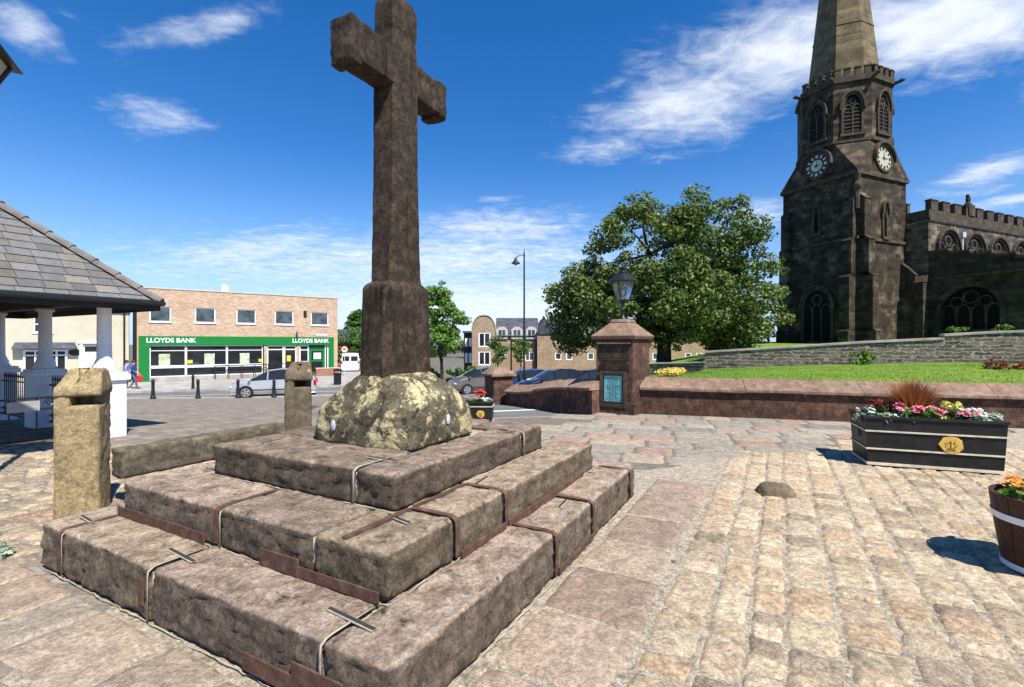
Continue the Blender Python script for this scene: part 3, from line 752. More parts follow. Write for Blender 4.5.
loft(mb, [(1.40,1.545,2.18,1.475,1.82,.04), (1.8,1.55,2.175,1.478,1.815,.045), (2.17,1.56,2.165,1.485,1.81,.045), (2.215,1.585,2.15,1.50,1.805,.05), (2.25,1.675,2.115,1.535,1.81,.04),
          (2.35,1.69,2.10,1.545,1.815,.028), (2.75,1.71,2.085,1.55,1.82,.024), (3.3,1.725,2.065,1.55,1.82,.022), (3.95,1.725,2.06,1.55,1.82,.022),
          (4.35,1.73,2.06,1.55,1.82,.03), (4.48,1.745,2.05,1.56,1.81,.03), (4.56,1.73,2.065,1.55,1.82,.03), (4.74,1.73,2.06,1.55,1.82,.03), (4.82,1.745,2.04,1.57,1.80,.04)], .025, .007, 11, 5, 8, 2)
mb.rough(1.245, 1.80, 1.555, 1.80, 3.995, 4.325, r=.015, cell=.03, amp=.016, seed=91, freq=6)
mb.rough(1.98, 2.51, 1.56, 1.80, 4.00, 4.315, r=.015, cell=.03, amp=.016, seed=92, freq=6)
mb.rough(1.23, 1.36, 1.55, 1.805, 3.955, 4.335, r=.02, cell=.03, amp=.018, seed=93, freq=6)
mb.rough(2.38, 2.52, 1.555, 1.805, 3.965, 4.325, r=.02, cell=.03, amp=.018, seed=94, freq=6)
cs = mb.build('cross_shaft', M['shaft'], mon, smooth=True); cs.data.set_sharp_from_angle(angle=R(38))

# ------------------------------------------------------------------ stone posts, rail, mounting stone
def stone_post(x, y, rz, h, w, d, mat, label, seed, lean=0):
    """square post: sloped saddle top above a deep square notch on the face x+"""
    mb = MB()
    # local x: right-hand visible face normal is -y ; left visible face is -x
    mb.rough(-w/2, w/2, -d/2, d/2, -.08, h-.36, r=.018, cell=.035, amp=.012, seed=seed, freq=9)
    mb.rough(-w/2-.002, -w/2+.13, -d/2-.002, d/2, -.05, h-.16, r=.02, cell=.04, amp=.010, seed=seed+1, freq=6)
    mb.rough(w/2-.10, w/2, -d/2+.14, d/2, h-.42, h-.10, r=.02, cell=.04, amp=.010, seed=seed+2, freq=6)
    mb.rough(-w/2, w/2, d/2-.10, d/2, h-.42, h-.10, r=.02, cell=.04, amp=.010, seed=seed+3, freq=6)
    def slope(p):
        k = max(0.0, (p.z - (h-.19)) / .19)
        y = p.y * (1 - .80*k) if p.y < 0 else p.y * (1 - .25*k)
        return Vector((p.x + (.09*k if p.x < 0 else -.03*k), y, p.z))
    mb.rough(-w/2-.004, w/2+.015, -d/2-.015, d/2+.01, h-.27, h, r=.02, cell=.03, amp=.012, seed=seed+4, freq=6, xf=slope)
    o = mb.build('stone_post', mat, None, smooth=True, loc=(x, y, ground_z(x, y)), rz=rz)
    return tag(o, label, 'stone post', 'old stone rail posts beside the cross')
PR = R(24)
stone_post(-4.33, 4.95, PR, 1.45, .36, .36, M['post'], 'pale lichen-stained stone post with notched top, nearest the left edge of the steps', 120)
stone_post(-3.14, 7.2, PR, 1.43, .36, .36, M['post_dark'], 'blackened stone post with eroded hole, at the far end of the low stone rail', 140)
d = Vector((-3.14+4.33, 7.2-4.95)).normalized()
mb = MB(); mb.rough(-1.0, 1.0, -.12, .12, .0, .31, r=.025, cell=.035, amp=.022, seed=160, freq=6)
o = mb.build('stone_rail', M['rail'], None, smooth=True, loc=((-4.33-3.14)/2, 6.08, .27), rz=math.atan2(d.y, d.x))
tag(o, 'low weathered stone rail set between the two notched stone posts', 'stone rail')
def saddle(p): return p
mb = MB(); mb.rough(-.21, .21, -.16, .16, -.30, .115, r=.14, cell=.03, amp=.03, seed=171, freq=6)
o = mb.build('kerb_stone', M['moss'], None, smooth=True, loc=(2.98, 5.55, 0), rz=R(-18)); tag(o, 'small rounded mossy stone poking up from the pale setts', 'stone')
mb = MB(); mb.rough(-.16, .16, -.10, .10, -.02, .17, r=.09, cell=.03, amp=.025, seed=175, freq=6)
o = mb.build('broken_stone', M['post'], None, smooth=True, loc=(-3.0, 5.9, .36), rz=R(50)); tag(o, 'rounded pale stone stub resting between the low rail and the steps', 'stone')
mb = MB(); mb.rough(-.10, .2, -.62, .62, -.02, .36, r=.03, cell=.06, amp=.014, seed=176, freq=5)
o = mb.build('stone_kerb', M['coping'], None, smooth=True, loc=(-3.17, 5.55, 0), rz=math.atan2(d.y, d.x) - R(90)); tag(o, 'narrow pale stone block lying along the foot of the low rail', 'stone')
# ------------------------------------------------------------------ market shelter on the left
E1, E2 = Vector((-.88, .475)), Vector((-.475, -.88))
SH = Vector((-7.53, 9.05))
sh = root('market_shelter', (SH.x, SH.y, 0), math.atan2(E1.y, E1.x), 'open market shelter with hipped slate roof on white columns', 'shelter')
# local x runs along the far side, local y comes towards the viewer: x = E1, y = E2 (left-handed pair -> y is negated)
SPAN, OV, EZ, SL = 5.1, .64, 2.44, .955
def sp(a, b, z): return (a, -b, z)                      # a along E1, b along E2
_chk = Matrix.Rotation(math.atan2(E1.y, E1.x), 2) @ Vector((0, -1))
SB = 1 if _chk.dot(E2) > 0 else -1
def sp(a, b, z): return (a, -b * SB, z)
def column(a, b):
    c = sp(a, b, 0)
    mb = MB()
    mb.box(c[0]-.25, c[0]+.25, c[1]-.25, c[1]+.25, -.3, 1.02); mb.box(c[0]-.30, c[0]+.30, c[1]-.30, c[1]+.30, 1.02, 1.12)
    mb.box(c[0]-.27, c[0]+.27, c[1]-.27, c[1]+.27, 1.12, 1.17)
    o = mb.build('column', M['stained_white'], sh, bevel=.012)
    mb = MB(); mb.lathe([(.19,1.17),(.20,1.21),(.165,1.24),(.175,1.29),(.15,1.33),(.135,1.38),(.115,1.43),(.112,1.6),(.108,2.36),(.15,2.37),(.15,2.43)], (c[0], c[1], 0), 28)
    mb.build('column_shaft', M['stained_white'], o, smooth=True)
for (a, b) in ((0,0), (2.55,0), (5.1,0), (0,2.55), (0,5.1), (2.55,5.1), (5.1,5.1), (5.1,2.55)): column(a, b)
def shelter_roof():
    rng = random.Random(4); mb = MB(); lo, hi = -OV, SPAN + OV; half = (hi - lo) / 2; mid = (lo + hi) / 2
    apex = half * SL; ln = math.hypot(half, apex)
    for side in range(4):
        rows = int(ln / .205)
        def pt(s, d, up=0):                             # s across the eave, d up the slope
            h = d / ln; t = lo + h * half
            z = EZ + .02 + h * apex + up * .72; o = t - up * .69
            return {0: sp(o, s, z), 1: sp(s, o, z), 2: sp(hi + lo - o, s, z), 3: sp(s, hi + lo - o, z)}[side]
        for r in range(rows + 1):
            d0 = r * .205 - .02; d1 = min(d0 + .235, ln); h = max(0, d0) / ln
            a, b = lo + h * half - .0, hi - h * half
            s = a - (.17 if r % 2 else 0) - rng.uniform(0, .05)
            while s < b:
                w = rng.uniform(.30, .38); s0, s1 = max(s + .004, a), min(s + w - .004, b); s += w
                if s1 - s0 < .03: continue
                h1 = d1 / ln; a1, b1 = lo + h1 * half, hi - h1 * half
                t0, t1 = max(s0, a1), min(s1, b1)
                if t1 <= t0: t0 = t1 = max(min((s0 + s1) / 2, b1), a1)
                k = rng.choice([.13, .145, .16, .18, .15]) * rng.uniform(.88, 1.12); hue = rng.choice([(1,.99,.98), (1.04,1.0,.94), (1,1,1), (1.06,1.0,.91)])
                up = .012 + rng.uniform(0, .006)
                P = [pt(s0, d0, up + .006), pt(s1, d0, up + .006), pt(t1, d1, .004), pt(t0, d1, .004), pt(s0, d0, up - .008), pt(s1, d0, up - .008)]
                mb.add(P, [(0,1,2,3), (4,5,1,0), (4,0,3), (5,2,1)], 0, tuple(k * x for x in hue))
    mb.build('slate_roof', M['slate_tile'], sh)
    mb = MB()                                            # boarding under the slates
    c = sp(mid, mid, EZ + apex - .03)
    P = [sp(lo+.03, lo+.03, EZ), sp(hi-.03, lo+.03, EZ), sp(hi-.03, hi-.03, EZ), sp(lo+.03, hi-.03, EZ), c]
    mb.add(P, [(0,1,4),(1,2,4),(2,3,4),(3,0,4)])
    for i in range(4):                                   # fascia boards
        A, B = Vector(P[i]), Vector(P[(i+1) % 4]); dv = Vector((0,0,-.12)); n = (B - A).normalized().cross(Vector((0,0,1))) * .03
        mb.add([A, B, B+dv, A+dv, A+n, B+n, B+dv+n, A+dv+n], [(0,1,2,3),(4,5,6,7),(0,1,5,4),(2,3,7,6)])
    for (q0, q1) in ((sp(0,0,0), sp(SPAN,0,0)), (sp(0,0,0), sp(0,SPAN,0)), (sp(SPAN,0,0), sp(SPAN,SPAN,0)), (sp(0,SPAN,0), sp(SPAN,SPAN,0))):
        x0, x1 = sorted((q0[0], q1[0])); y0, y1 = sorted((q0[1], q1[1])); mb.box(x0-.11, x1+.11, y0-.11, y1+.11, 2.432, 2.60)
    mb.build('roof_frame', M['dark_wood'], sh)
    for i in range(4):                                   # hip tiles, each lapping the one below
        ca = [sp(lo,lo,0), sp(hi,lo,0), sp(hi,hi,0), sp(lo,hi,0)][i]; A = Vector((ca[0], ca[1], EZ + .05)); B = Vector((c[0], c[1], EZ + apex + .06)); L = (B - A).length; mb = MB()
        dirv = (B - A).normalized(); side = dirv.cross(Vector((0,0,1))).normalized(); up = side.cross(dirv)
        k = 0.0
        while k < L - .05:
            e = min(k + .45, L); vs = []
            for (t, r, u) in ((k, .105, .028), (e, .092, .012)):
                for an in (-100, -60, -20, 20, 60, 100): vs.append(A + dirv*t + side*math.sin(R(an))*r + up*(math.cos(R(an))*r*.75 - .03 + u))
            mb.add(vs, [(j, j+1, j+7, j+6) for j in range(5)] + [(0,1,2,3,4,5)[::-1]])
            k += .42
        mb.build('hip_tiles', M['ridge'], sh, smooth=False)
shelter_roof()
for (p, q) in ((sp(-OV-.03,-OV,EZ+.02), sp(-OV-.03,SPAN+OV,EZ+.02)), (sp(-OV,-OV-.03,EZ+.02), sp(SPAN+OV,-OV-.03,EZ+.02))):
    mb = MB(); mb.tube([p, q], .055, 8); mb.build('gutter', M['black'], sh)
def railing(name, label, p, q, zt, spikes, base=None):
    A, B = Vector(p), Vector(q); L = (B - A).length; ang = math.atan2(B.y - A.y, B.x - A.x)
    r = root(name, (A.x, A.y, 0), ang, label, 'railing')
    mb = MB(); mb.box(0, L, -.02, .02, zt-.03, zt); mb.box(0, L, -.02, .02, .20, .24); mb.box(0, L, -.02, .02, .07, .11)
    if not spikes: mb.box(0, L, -.016, .016, zt-.22, zt-.19)
    mb.build('rail', M['black'], r)
    n = int(L / (.11 if spikes else .34)); mb = MB()
    for i in range(1, n):
        x = L * i / n
        if spikes: mb.tube([(x,0,.1),(x,0,zt+.10)], .010, 6); mb.tube([(x,0,zt+.08),(x,0,zt+.2)], [.022,.002], 6)
        else: mb.tube([(x,0,.1),(x,0,zt)], .012, 6)
    mb.build('bars', M['black'], r)
    for i in range(0 if spikes else n):
        x = L * (i + .5) / n; mb = MB()
        mb.tube([(x + .075*(1-k/14)*math.cos(k*.9), 0, zt-.105 + .075*(1-k/14)*math.sin(k*.9)) for k in range(13)], .008, 5)
        mb.build('scroll', M['black'], r)
    return r
def shw(a, b): p = SH + E1 * a + E2 * b; return (p.x, p.y)
railing('railing', 'black iron railing with scrolled top rail on the near side of the shelter', shw(0, .26), shw(0, 2.3), .80, False)
railing('railing', 'black spiked railing between white columns at the back of the shelter', shw(.26, 0), shw(2.3, 0), .86, True)
railing('railing', 'black spiked railing at the far back end of the shelter, left behind the second column', shw(2.85, 0), shw(4.85, 0), .86, True)
a = shw(-.06, 1.12)
mb = MB(); mb.box(-.20, .20, -.012, .012, -.085, .085); sg = mb.build('sign_plate', M['kerb'], None, bevel=.004, loc=(a[0], a[1], .66), rz=math.atan2(E2.y, E2.x))
tag(sg, 'small pale plate fixed to the scrolled railing of the shelter', 'sign')
# a second lamp: only the corner of its lantern reaches into the picture
def lantern(name, parent, c, s=1.0, post=True):
    """four-sided tapering street lantern with its hood; c: foot of the glass"""
    mb = MB(); hb, ht, h = .13*s, .24*s, .46*s
    for sx, sy in ((-1,-1),(1,-1),(1,1),(-1,1)):
        mb.tube([(c[0]+sx*hb, c[1]+sy*hb, c[2]), (c[0]+sx*ht, c[1]+sy*ht, c[2]+h)], .014*s, 6)
    mb.box(c[0]-hb-.015, c[0]+hb+.015, c[1]-hb-.015, c[1]+hb+.015, c[2]-.03*s, c[2])
    mb.lathe([(.03*s,-.35*s),(.035*s,-.12*s),(.11*s,-.06*s),(.12*s,-.03*s)], c, 12)
    fr = mb.build('lantern_frame', M['black'], parent)
    mb = MB(); g = hb - .01; G = ht - .01; z0, z1 = c[2], c[2] + h
    P = [(c[0]-g,c[1]-g,z0),(c[0]+g,c[1]-g,z0),(c[0]+g,c[1]+g,z0),(c[0]-g,c[1]+g,z0),(c[0]-G,c[1]-G,z1),(c[0]+G,c[1]-G,z1),(c[0]+G,c[1]+G,z1),(c[0]-G,c[1]+G,z1)]
    mb.add(P, [(0,1,5,4),(1,2,6,5),(2,3,7,6),(3,0,4,7)]); mb.build('lantern_glass', M['lamp_glass'], parent)
    mb = MB(); q = 1.0
    mb.lathe([(.40*s,0),(.41*s,.03*s),(.36*s,.07*s),(.22*s,.20*s),(.15*s,.24*s),(.155*s,.27*s),(.10*s,.30*s),(.10*s,.36*s),(.12*s,.38*s),(.05*s,.43*s),(.02*s,.47*s)], (c[0], c[1], z1), 20)
    mb.build('hood', M['black'], parent, smooth=False)
    mb = MB(); mb.ball((c[0], c[1], c[2] + .2*s), (.045*s,.045*s,.09*s), 10, 8); mb.build('lamp_bulb', M['white'], parent, smooth=True)
cl = root('street_lamp', (-6.02, 5.25, 0), R(30), 'dark square lantern on a post at the far left, only its corner in view', 'street lamp')
mb = MB(); mb.tube([(0,0,-.05),(0,0,.9)], .10, 12); mb.tube([(0,0,.9),(0,0,4.34)], [.06,.045], 12); mb.lathe([(.13,.86),(.14,.92),(.07,1.0)], (0,0,0), 14); mb.build('post', M['black'], cl)
def big_lantern(par, z):
    mb = MB(); hb, ht = .17, .36
    for sx, sy in ((-1,-1),(1,-1),(1,1),(-1,1)): mb.tube([(sx*hb, sy*hb, z), (sx*ht, sy*ht, z+.55)], .03, 6)
    mb.box(-hb-.03, hb+.03, -hb-.03, hb+.03, z-.06, z); mb.build('lantern_frame', M['black'], par)
    mb = MB(); g, G = hb-.01, ht-.01
    mb.add([(-g,-g,z),(g,-g,z),(g,g,z),(-g,g,z),(-G,-G,z+.55),(G,-G,z+.55),(G,G,z+.55),(-G,G,z+.55)], [(0,1,5,4),(1,2,6,5),(2,3,7,6),(3,0,4,7)])
    mb.build('lantern_glass', M['render'], par)
    mb = MB(); mb.hexa([(-.46,-.46,z+.55),(.46,-.46,z+.55),(.46,.46,z+.55),(-.46,.46,z+.55)], [(-.10,-.10,z+.86),(.10,-.10,z+.86),(.10,.10,z+.86),(-.10,.10,z+.86)])
    mb.lathe([(.1,.86),(.06,.95),(.02,1.05)], (0,0,z), 10); mb.build('hood', M['black'], par)
big_lantern(cl, 4.37)

# ------------------------------------------------------------------ bank
BX0, BY0, BZ = -26.8, 35.0, -1.05
BROT = math.atan2(DR[1], DR[0])
bank = root('bank_building', (BX0, BY0, BZ), BROT, 'two-storey buff brick bank with a bright green shopfront', 'bank')
def bt(px):                                           # along the front, from the picture column
    r = (px - PX) / F; return (-BX0 + BY0 * r) / (DR[0] - DR[1] * r)
def rect(x0, x1, z0, z1): return [(x0, z0), (x1, z0), (x1, z1), (x0, z1)]
def framed(parent, name, x0, x1, z0, z1, y, fw, fm, gm, mull=(), trans=(), d=.06, sill=None, label=None):
    """window: frame object with a glass child"""
    mb = MB()
    mb.box(x0, x0+fw, y, y+d, z0, z1); mb.box(x1-fw, x1, y, y+d, z0, z1)
    mb.box(x0+fw, x1-fw, y, y+d, z0, z0+fw); mb.box(x0+fw, x1-fw, y, y+d, z1-fw, z1)
    for m in mull: mb.box(m-fw*.4, m+fw*.4, y+.005, y+d-.005, z0+fw, z1-fw)
    for t in trans: mb.box(x0+fw, x1-fw, y+.008, y+d-.008, t-fw*.4, t+fw*.4)
    o = mb.build(name, fm, parent)
    mb = MB(); mb.box(x0+fw*.5, x1-fw*.5, y+d*.45, y+d*.55, z0+fw*.5, z1-fw*.5); mb.build('pane', gm, o)
    if sill: mb = MB(); mb.box(x0-.06, x1+.06, y-sill, y+.02, z0-.07, z0-.003); mb.build('sill', fm, o)
    return o
LB = bt(337.5); HB = 6.75; DB = 9.0
up = [(bt(a), bt(b)) for a, b in ((149.5,171),(195,215.5),(236.5,256),(275,293.5),(311,328.5))]
shop = (bt(138.5), bt(333.5))
mb = MB()
mb.wall(rect(0, LB, 0, HB), [rect(a, b, 4.33, 5.46) for a, b in up] + [rect(shop[0], shop[1], .02, 3.30)], (0,0,0), (1,0,0), (0,0,1), (0,1,0), .16)
mb.wall(rect(0, DB, 0, HB), [], (LB,0,0), (0,1,0), (0,0,1), (-1,0,0), .1); mb.wall(rect(0, DB, 0, HB), [], (0,0,0), (0,1,0), (0,0,1), (1,0,0), .1)
mb.wall(rect(0, LB, 0, HB), [], (0,DB,0), (1,0,0), (0,0,1), (0,-1,0), .1)
mb.build('wall', M['bank_brick'], bank)
mb = MB(); mb.box(-.04, LB+.04, -.04, DB+.04, HB, HB+.09); mb.build('roof', M['concrete'], bank)
mb = MB(); mb.box(5.6, 6.1, 3, 3.5, HB+.09, HB+.8); mb.box(5.75, 5.95, 3.1, 3.4, HB+.8, HB+1.0); mb.build('roof_vent', M['white'], bank)
for a, b in up: framed(bank, 'window', a+.004, b-.004, 4.334, 5.456, .05, .07, M['white'], M['glass_grey'], sill=.12)
mb = MB(); fa, fb = shop
mb.box(fa, fb, -.10, .02, 2.62, 3.30); mb.box(fa, fa+.62, -.098, .10, 0, 2.617); mb.box(fb-.42, fb, -.098, .10, 0, 2.617)
mb.build('green_fascia', M['green'], bank, bevel=.01)
letters('sign_lettering', 'LLOYDS BANK', .46, M['white'], bank, (bt(171.5), -.115, 2.97), (R(90), 0, 0), .012, bold=.012)
letters('sign_lettering', 'LLOYDS BANK', .46, M['white'], bank, (bt(310.5), -.115, 2.97), (R(90), 0, 0), .012, bold=.012)
mb = MB(); mb.box(fa+.62, fb-.42, 2.4, 2.5, 0, 3.3); mb.box(fa+.62, fb-.42, .3, 2.4, 2.6, 2.7)
mb.build('shop_interior', M['black'], bank)
xs = [fa+.63, bt(186), bt(227), bt(263)]
for i in range(3):
    x0, x1 = xs[i]+.01, xs[i+1]-.01
    o = framed(bank, 'shop_window', x0, x1, .30, 2.61, .05, .06, M['white'], M['glass'], trans=(2.22,))
    mb = MB(); mb.box(x0+.08, x1-.08, .064, .074, .93, 1.13); mb.build('frosted_band', M['white'], o)
    mb = MB(); q = lerp(x0, x1, (.42, .58, .5)[i]); mb.box(q-.38, q+.30, .066, .074, 1.14, 1.98); mb.build('window_poster', M['poster'], o)
    mb = MB(); q = lerp(x0, x1, (.5, .05, .9)[i])
    if i: mb.box(q-.05, q+.28, .066, .072, 1.25, 1.50); mb.build('notice', M['yellow'], o)
mb = MB(); mb.box(fa+.62, bt(263), -.02, .14, 0, .30); mb.build('shop_plinth', M['pave'], bank)
ex = bt(264), bt(299.5)
for q in (ex[0], ex[1]-.22): mb = MB(); mb.box(q, q+.22, -.02, .2, .001, 2.6); mb.build('door_pier', M['bank_brick'], bank)
o = framed(bank, 'door', ex[0]+.23, bt(284), .02, 2.6, .06, .10, M['white'], M['glass'], trans=(2.25,))
o = framed(bank, 'door_window', bt(284)+.01, ex[1]-.23, .5, 2.6, .06, .10, M['white'], M['glass'], trans=(2.25,))
mb = MB(); mb.box(bt(287), bt(291), .055, .059, 1.25, 1.75); mb.build('notice', M['yellow'], o)
x0, x1 = ex[1]+.01, fb-.43
framed(bank, 'shop_window', x0, bt(309), .35, 2.6, .06, .09, M['white'], M['glass'], trans=(2.2, 1.2))
o = framed(bank, 'cash_machine_panel', bt(309)+.01, bt(325), .10, 2.3, .02, .20, M['green'], M['glass'], trans=(1.25,))
mb = MB(); mb.box(bt(313.5), bt(321), -.01, .03, 1.4, 1.95); mb.build('screen', M['white'], o)
framed(bank, 'shop_window', bt(325)+.01, x1, .35, 2.6, .06, .09, M['white'], M['glass'])
mb = MB(); mb.box(bt(309)+.01, bt(325), .03, .12, 2.305, 2.6); mb.build('transom', M['glass'], bank)
mb = MB(); mb.tube([(bt(296),-.3,3.25),(bt(296),-.3,3.75)], .05, 8); mb.tube([(bt(296),-.3,3.5),(bt(296),0,3.5)], .03, 6); mb.build('alarm_bracket', M['black'], bank)
mb = MB(); mb.box(bt(303.5), bt(306.5), -.06, -.001, 5.0, 5.55); mb.build('vent', M['black'], bank)
mb = MB(); mb.box(bt(316), bt(327), -.03, -.001, 3.45, 3.58); mb.build('street_nameplate', M['white'], bank)
mb = MB(); mb.tube([(-.12,-.08,0),(-.12,-.08,5.9)], .12, 8); mb.build('downpipe', M['black'], bank)
# ramp wall and handrails in front of the bank
rp = root('ramp_railing', (*rd(bt(214), -.9), BZ+.08), BROT, 'black handrails along the ramp in front of the bank windows', 'railing')
L = bt(312) - bt(214); mb = MB()
for y in (0, .7):
    mb.tube([(0,y,.95),(L,y,1.02)], .022, 6); mb.tube([(0,y,.5),(L,y,.55)], .018, 6)
    for i in range(9): mb.tube([(L*i/8,y,-.05),(L*i/8,y,1.0)], .022, 6)
mb.build('handrail', M['black'], rp)
mb = MB(); mb.box(0, bt(334.5) - bt(312), -.9, -.68, 0, .52); mb.box(-.02, bt(334.5) - bt(312) + .02, -.93, -.65, .523, .60, 1)
o = mb.build('brick_wall', [M['red_brick'], M['concrete']], None, loc=(*rd(bt(312), -.3), BZ+.08), rz=BROT); tag(o, 'low red brick wall with pale coping beside the bank entrance', 'wall')

# ------------------------------------------------------------------ cream house behind the shelter
HL = 13.0
hs = root('cream_house', (*rd(-HL - .45, -.3), BZ), BROT, 'cream rendered house with white door and bay window behind the shelter', 'house')
mb = MB()
hd = lambda px: bt(px) + HL + .45
dw = (hd(83.5), hd(103)); bw = (hd(24), hd(68)); uw = (hd(40), hd(49))
holes = [rect(dw[0], dw[1], .1, 2.62), rect(bw[0], bw[1], .95, 2.35), rect(uw[0]-.3, uw[1]+.2, 3.45, 4.6), rect(1.6, 3.2, .9, 2.4), rect(1.8, 3.0, 3.3, 4.6)]
mb.wall(rect(0, HL, 0, 5.2), holes, (0,0,0), (1,0,0), (0,0,1), (0,1,0), .15)
mb.wall([(0,0),(7,0),(7,5.2),(3.5,6.9),(0,5.2)], [], (HL,0,0), (0,1,0), (0,0,1), (-1,0,0), .1); mb.wall([(0,0),(7,0),(7,5.2),(3.5,6.9),(0,5.2)], [], (0,0,0), (0,1,0), (0,0,1), (1,0,0), .1)
mb.build('wall', M['render'], hs)
mb = MB(); mb.add([(-.1,-.25,5.08),(HL+.06,-.25,5.08),(HL+.06,3.5,6.98),(-.1,3.5,6.98),(-.1,7.2,5.08),(HL+.06,7.2,5.08)], [(0,1,2,3),(3,2,5,4)]); mb.build('roof', M['slate'], hs)
o = framed(hs, 'door', dw[0]+.004, dw[1]-.004, .1, 2.1, .06, .10, M['white'], M['white']); mb = MB()
for (i, j) in ((0,0),(1,0),(0,1),(1,1)):
    w = (dw[1]-dw[0]-.4)/2; mb.box(dw[0]+.17+i*(w+.06), dw[0]+.17+i*(w+.06)+w, .045, .075, .35+j*.85, 1.0+j*.85)
mb.build('door_panel', M['white'], o)
framed(hs, 'fanlight', dw[0]+.004, dw[1]-.004, 2.11, 2.615, .06, .07, M['white'], M['glass'])
mb = MB(); mb.box(dw[0]-.18, dw[0], -.05, .02, 0, 2.75); mb.box(dw[1], dw[1]+.18, -.05, .02, 0, 2.75); mb.box(dw[0]-.25, dw[1]+.25, -.10, .02, 2.753, 2.92); mb.build('door_surround', M['white'], hs)
n = 4; w = (bw[1]-bw[0])
framed(hs, 'window', bw[0]+.004, bw[1]-.004, .954, 2.346, -.12, .11, M['white'], M['glass'], mull=[bw[0]+w*.27, bw[0]+w*.5, bw[0]+w*.75], trans=(1.98,), sill=.1, d=.12)
mb = MB(); mb.hexa([(bw[0]-.5,-.5,2.42),(bw[1]+.5,-.5,2.42),(bw[1]+.5,.0,2.42),(bw[0]-.5,.0,2.42)], [(bw[0]-.35,-.1,2.82),(bw[1]+.35,-.1,2.82),(bw[1]+.35,0,2.82),(bw[0]-.35,0,2.82)]); mb.build('canopy', M['slate'], hs)
framed(hs, 'window', uw[0]-.296, uw[1]+.196, 3.454, 4.596, .05, .09, M['white'], M['glass'], trans=(4.0,), sill=.1)
framed(hs, 'window', 1.604, 3.196, .904, 2.396, .05, .09, M['white'], M['glass'], mull=(2.4,), sill=.1); framed(hs, 'window', 1.804, 2.996, 3.304, 4.596, .05, .09, M['white'], M['glass'], sill=.1)
mb = MB(); mb.lathe([(.02,-.03),(.22,-.03),(.22,0),(.02,0)], (0,0,0), 16, 0, 1.6, 1); vs = [(x + hd(76), z - .0, y + 2.15) for x, y, z in mb.v]; mb.v = vs; mb.build('oval_plaque', M['black'], hs)
mb = MB(); mb.tube([(HL-.25,-.09,.05),(HL-.25,-.09,5.1)], .06, 8); mb.build('downpipe', M['black'], hs)
# ------------------------------------------------------------------ churchyard wall, gate piers, lawn
def wall_run(name, label, pts, h, th, cop_h, body, cop, slope=True, group=None, ov=.085):
    """wall along pts (x, y, z0, top): its camera side is on the right of the walking direction"""
    r = root(name, (pts[0][0], pts[0][1], 0), 0, label, 'wall', group); o0 = Vector((pts[0][0], pts[0][1]))
    P = [Vector((p[0], p[1])) - o0 for p in pts]; N = []
    for i in range(len(P)):
        t = (P[min(i+1, len(P)-1)] - P[max(i-1, 0)]).normalized(); N.append(Vector((t.y, -t.x)))
    mb = MB(); vs, fs = [], []
    prof = lambda i: [(0, pts[i][2]-.25), (0, pts[i][3]-cop_h), (-th, pts[i][3]-cop_h), (-th, pts[i][2]-.25)]
    def sweep(prf, idx, mb, mi=0):
        vs, fs = [], []
        for i in idx:
            for w, z in prf(i): vs.append((P[i].x + N[i].x*w, P[i].y + N[i].y*w, z))
        m = len(prf(idx[0]))
        for a in range(len(idx)-1):
            for k in range(m): q = (k+1) % m; fs.append((a*m+k, a*m+q, (a+1)*m+q, (a+1)*m+k))
        fs += [tuple(range(m))[::-1], tuple(range((len(idx)-1)*m, len(idx)*m))]
        mb.add(vs, fs, mi)
    sweep(prof, list(range(len(P))), mb); mb.build('wall_body', body, r)
    if slope: cp = lambda i: [(ov, pts[i][3]-cop_h+.002), (ov, pts[i][3]-cop_h+.07), (-th*.75, pts[i][3]), (-th-ov, pts[i][3]-.02), (-th-ov, pts[i][3]-cop_h+.002)]
    else: cp = lambda i: [(ov, pts[i][3]-cop_h+.002), (ov, pts[i][3]-.01), (-th-ov, pts[i][3]), (-th-ov, pts[i][3]-cop_h+.002)]
    return r, sweep, cp, P, N
fw = WALL0 + W1 * 14
npt = 12; pts = [(*(WALL0 + W1 * (14.0 * i / npt - .0)), 0, .87) for i in range(npt + 1)]
r, sweep, cp, P, N = wall_run('churchyard_wall', 'low red sandstone wall with sloped coping along the lawn behind the planter', pts, .87, .45, .30, M['redstone'], M['coping'])
for i in range(npt):                                       # each coping stone on its own
    rng = random.Random(i); mb = MB(); c = cp(i)
    def cut(i0, dz=rng.uniform(-.008, .008)):
        return lambda j: [(w, z + dz) for w, z in cp(j)]
    sweep(cut(i), [i, i+1], mb)
    o = mb.build('coping_stone', M['coping'], r, bevel=.012)
GPX, GPY, GA = 2.86, 11.57, R(38)
cv = [(1.95, 11.95), (1.55, 12.75), (1.15, 13.6), (.68, 14.5), (.22, 15.4), (-.22, 16.3)]
pts = [(x, y, ground_z(x, y), (.83, .78, .70, .56, .44, .38)[i]) for i, (x, y) in enumerate(cv)][::-1]
r, sweep, cp, P, N = wall_run('churchyard_wall', 'dark red curved wall stepping down between the notice pier and the smaller gate pier', pts, .8, .4, .28, M['redstone'], M['coping'])
for i in range(len(pts) - 1):
    mb = MB(); sweep(lambda j, dz=(0 if i > 1 else -.05): [(w, z + dz) for w, z in cp(j)], [i, i+1], mb); mb.build('coping_stone', M['coping'], r, bevel=.012)
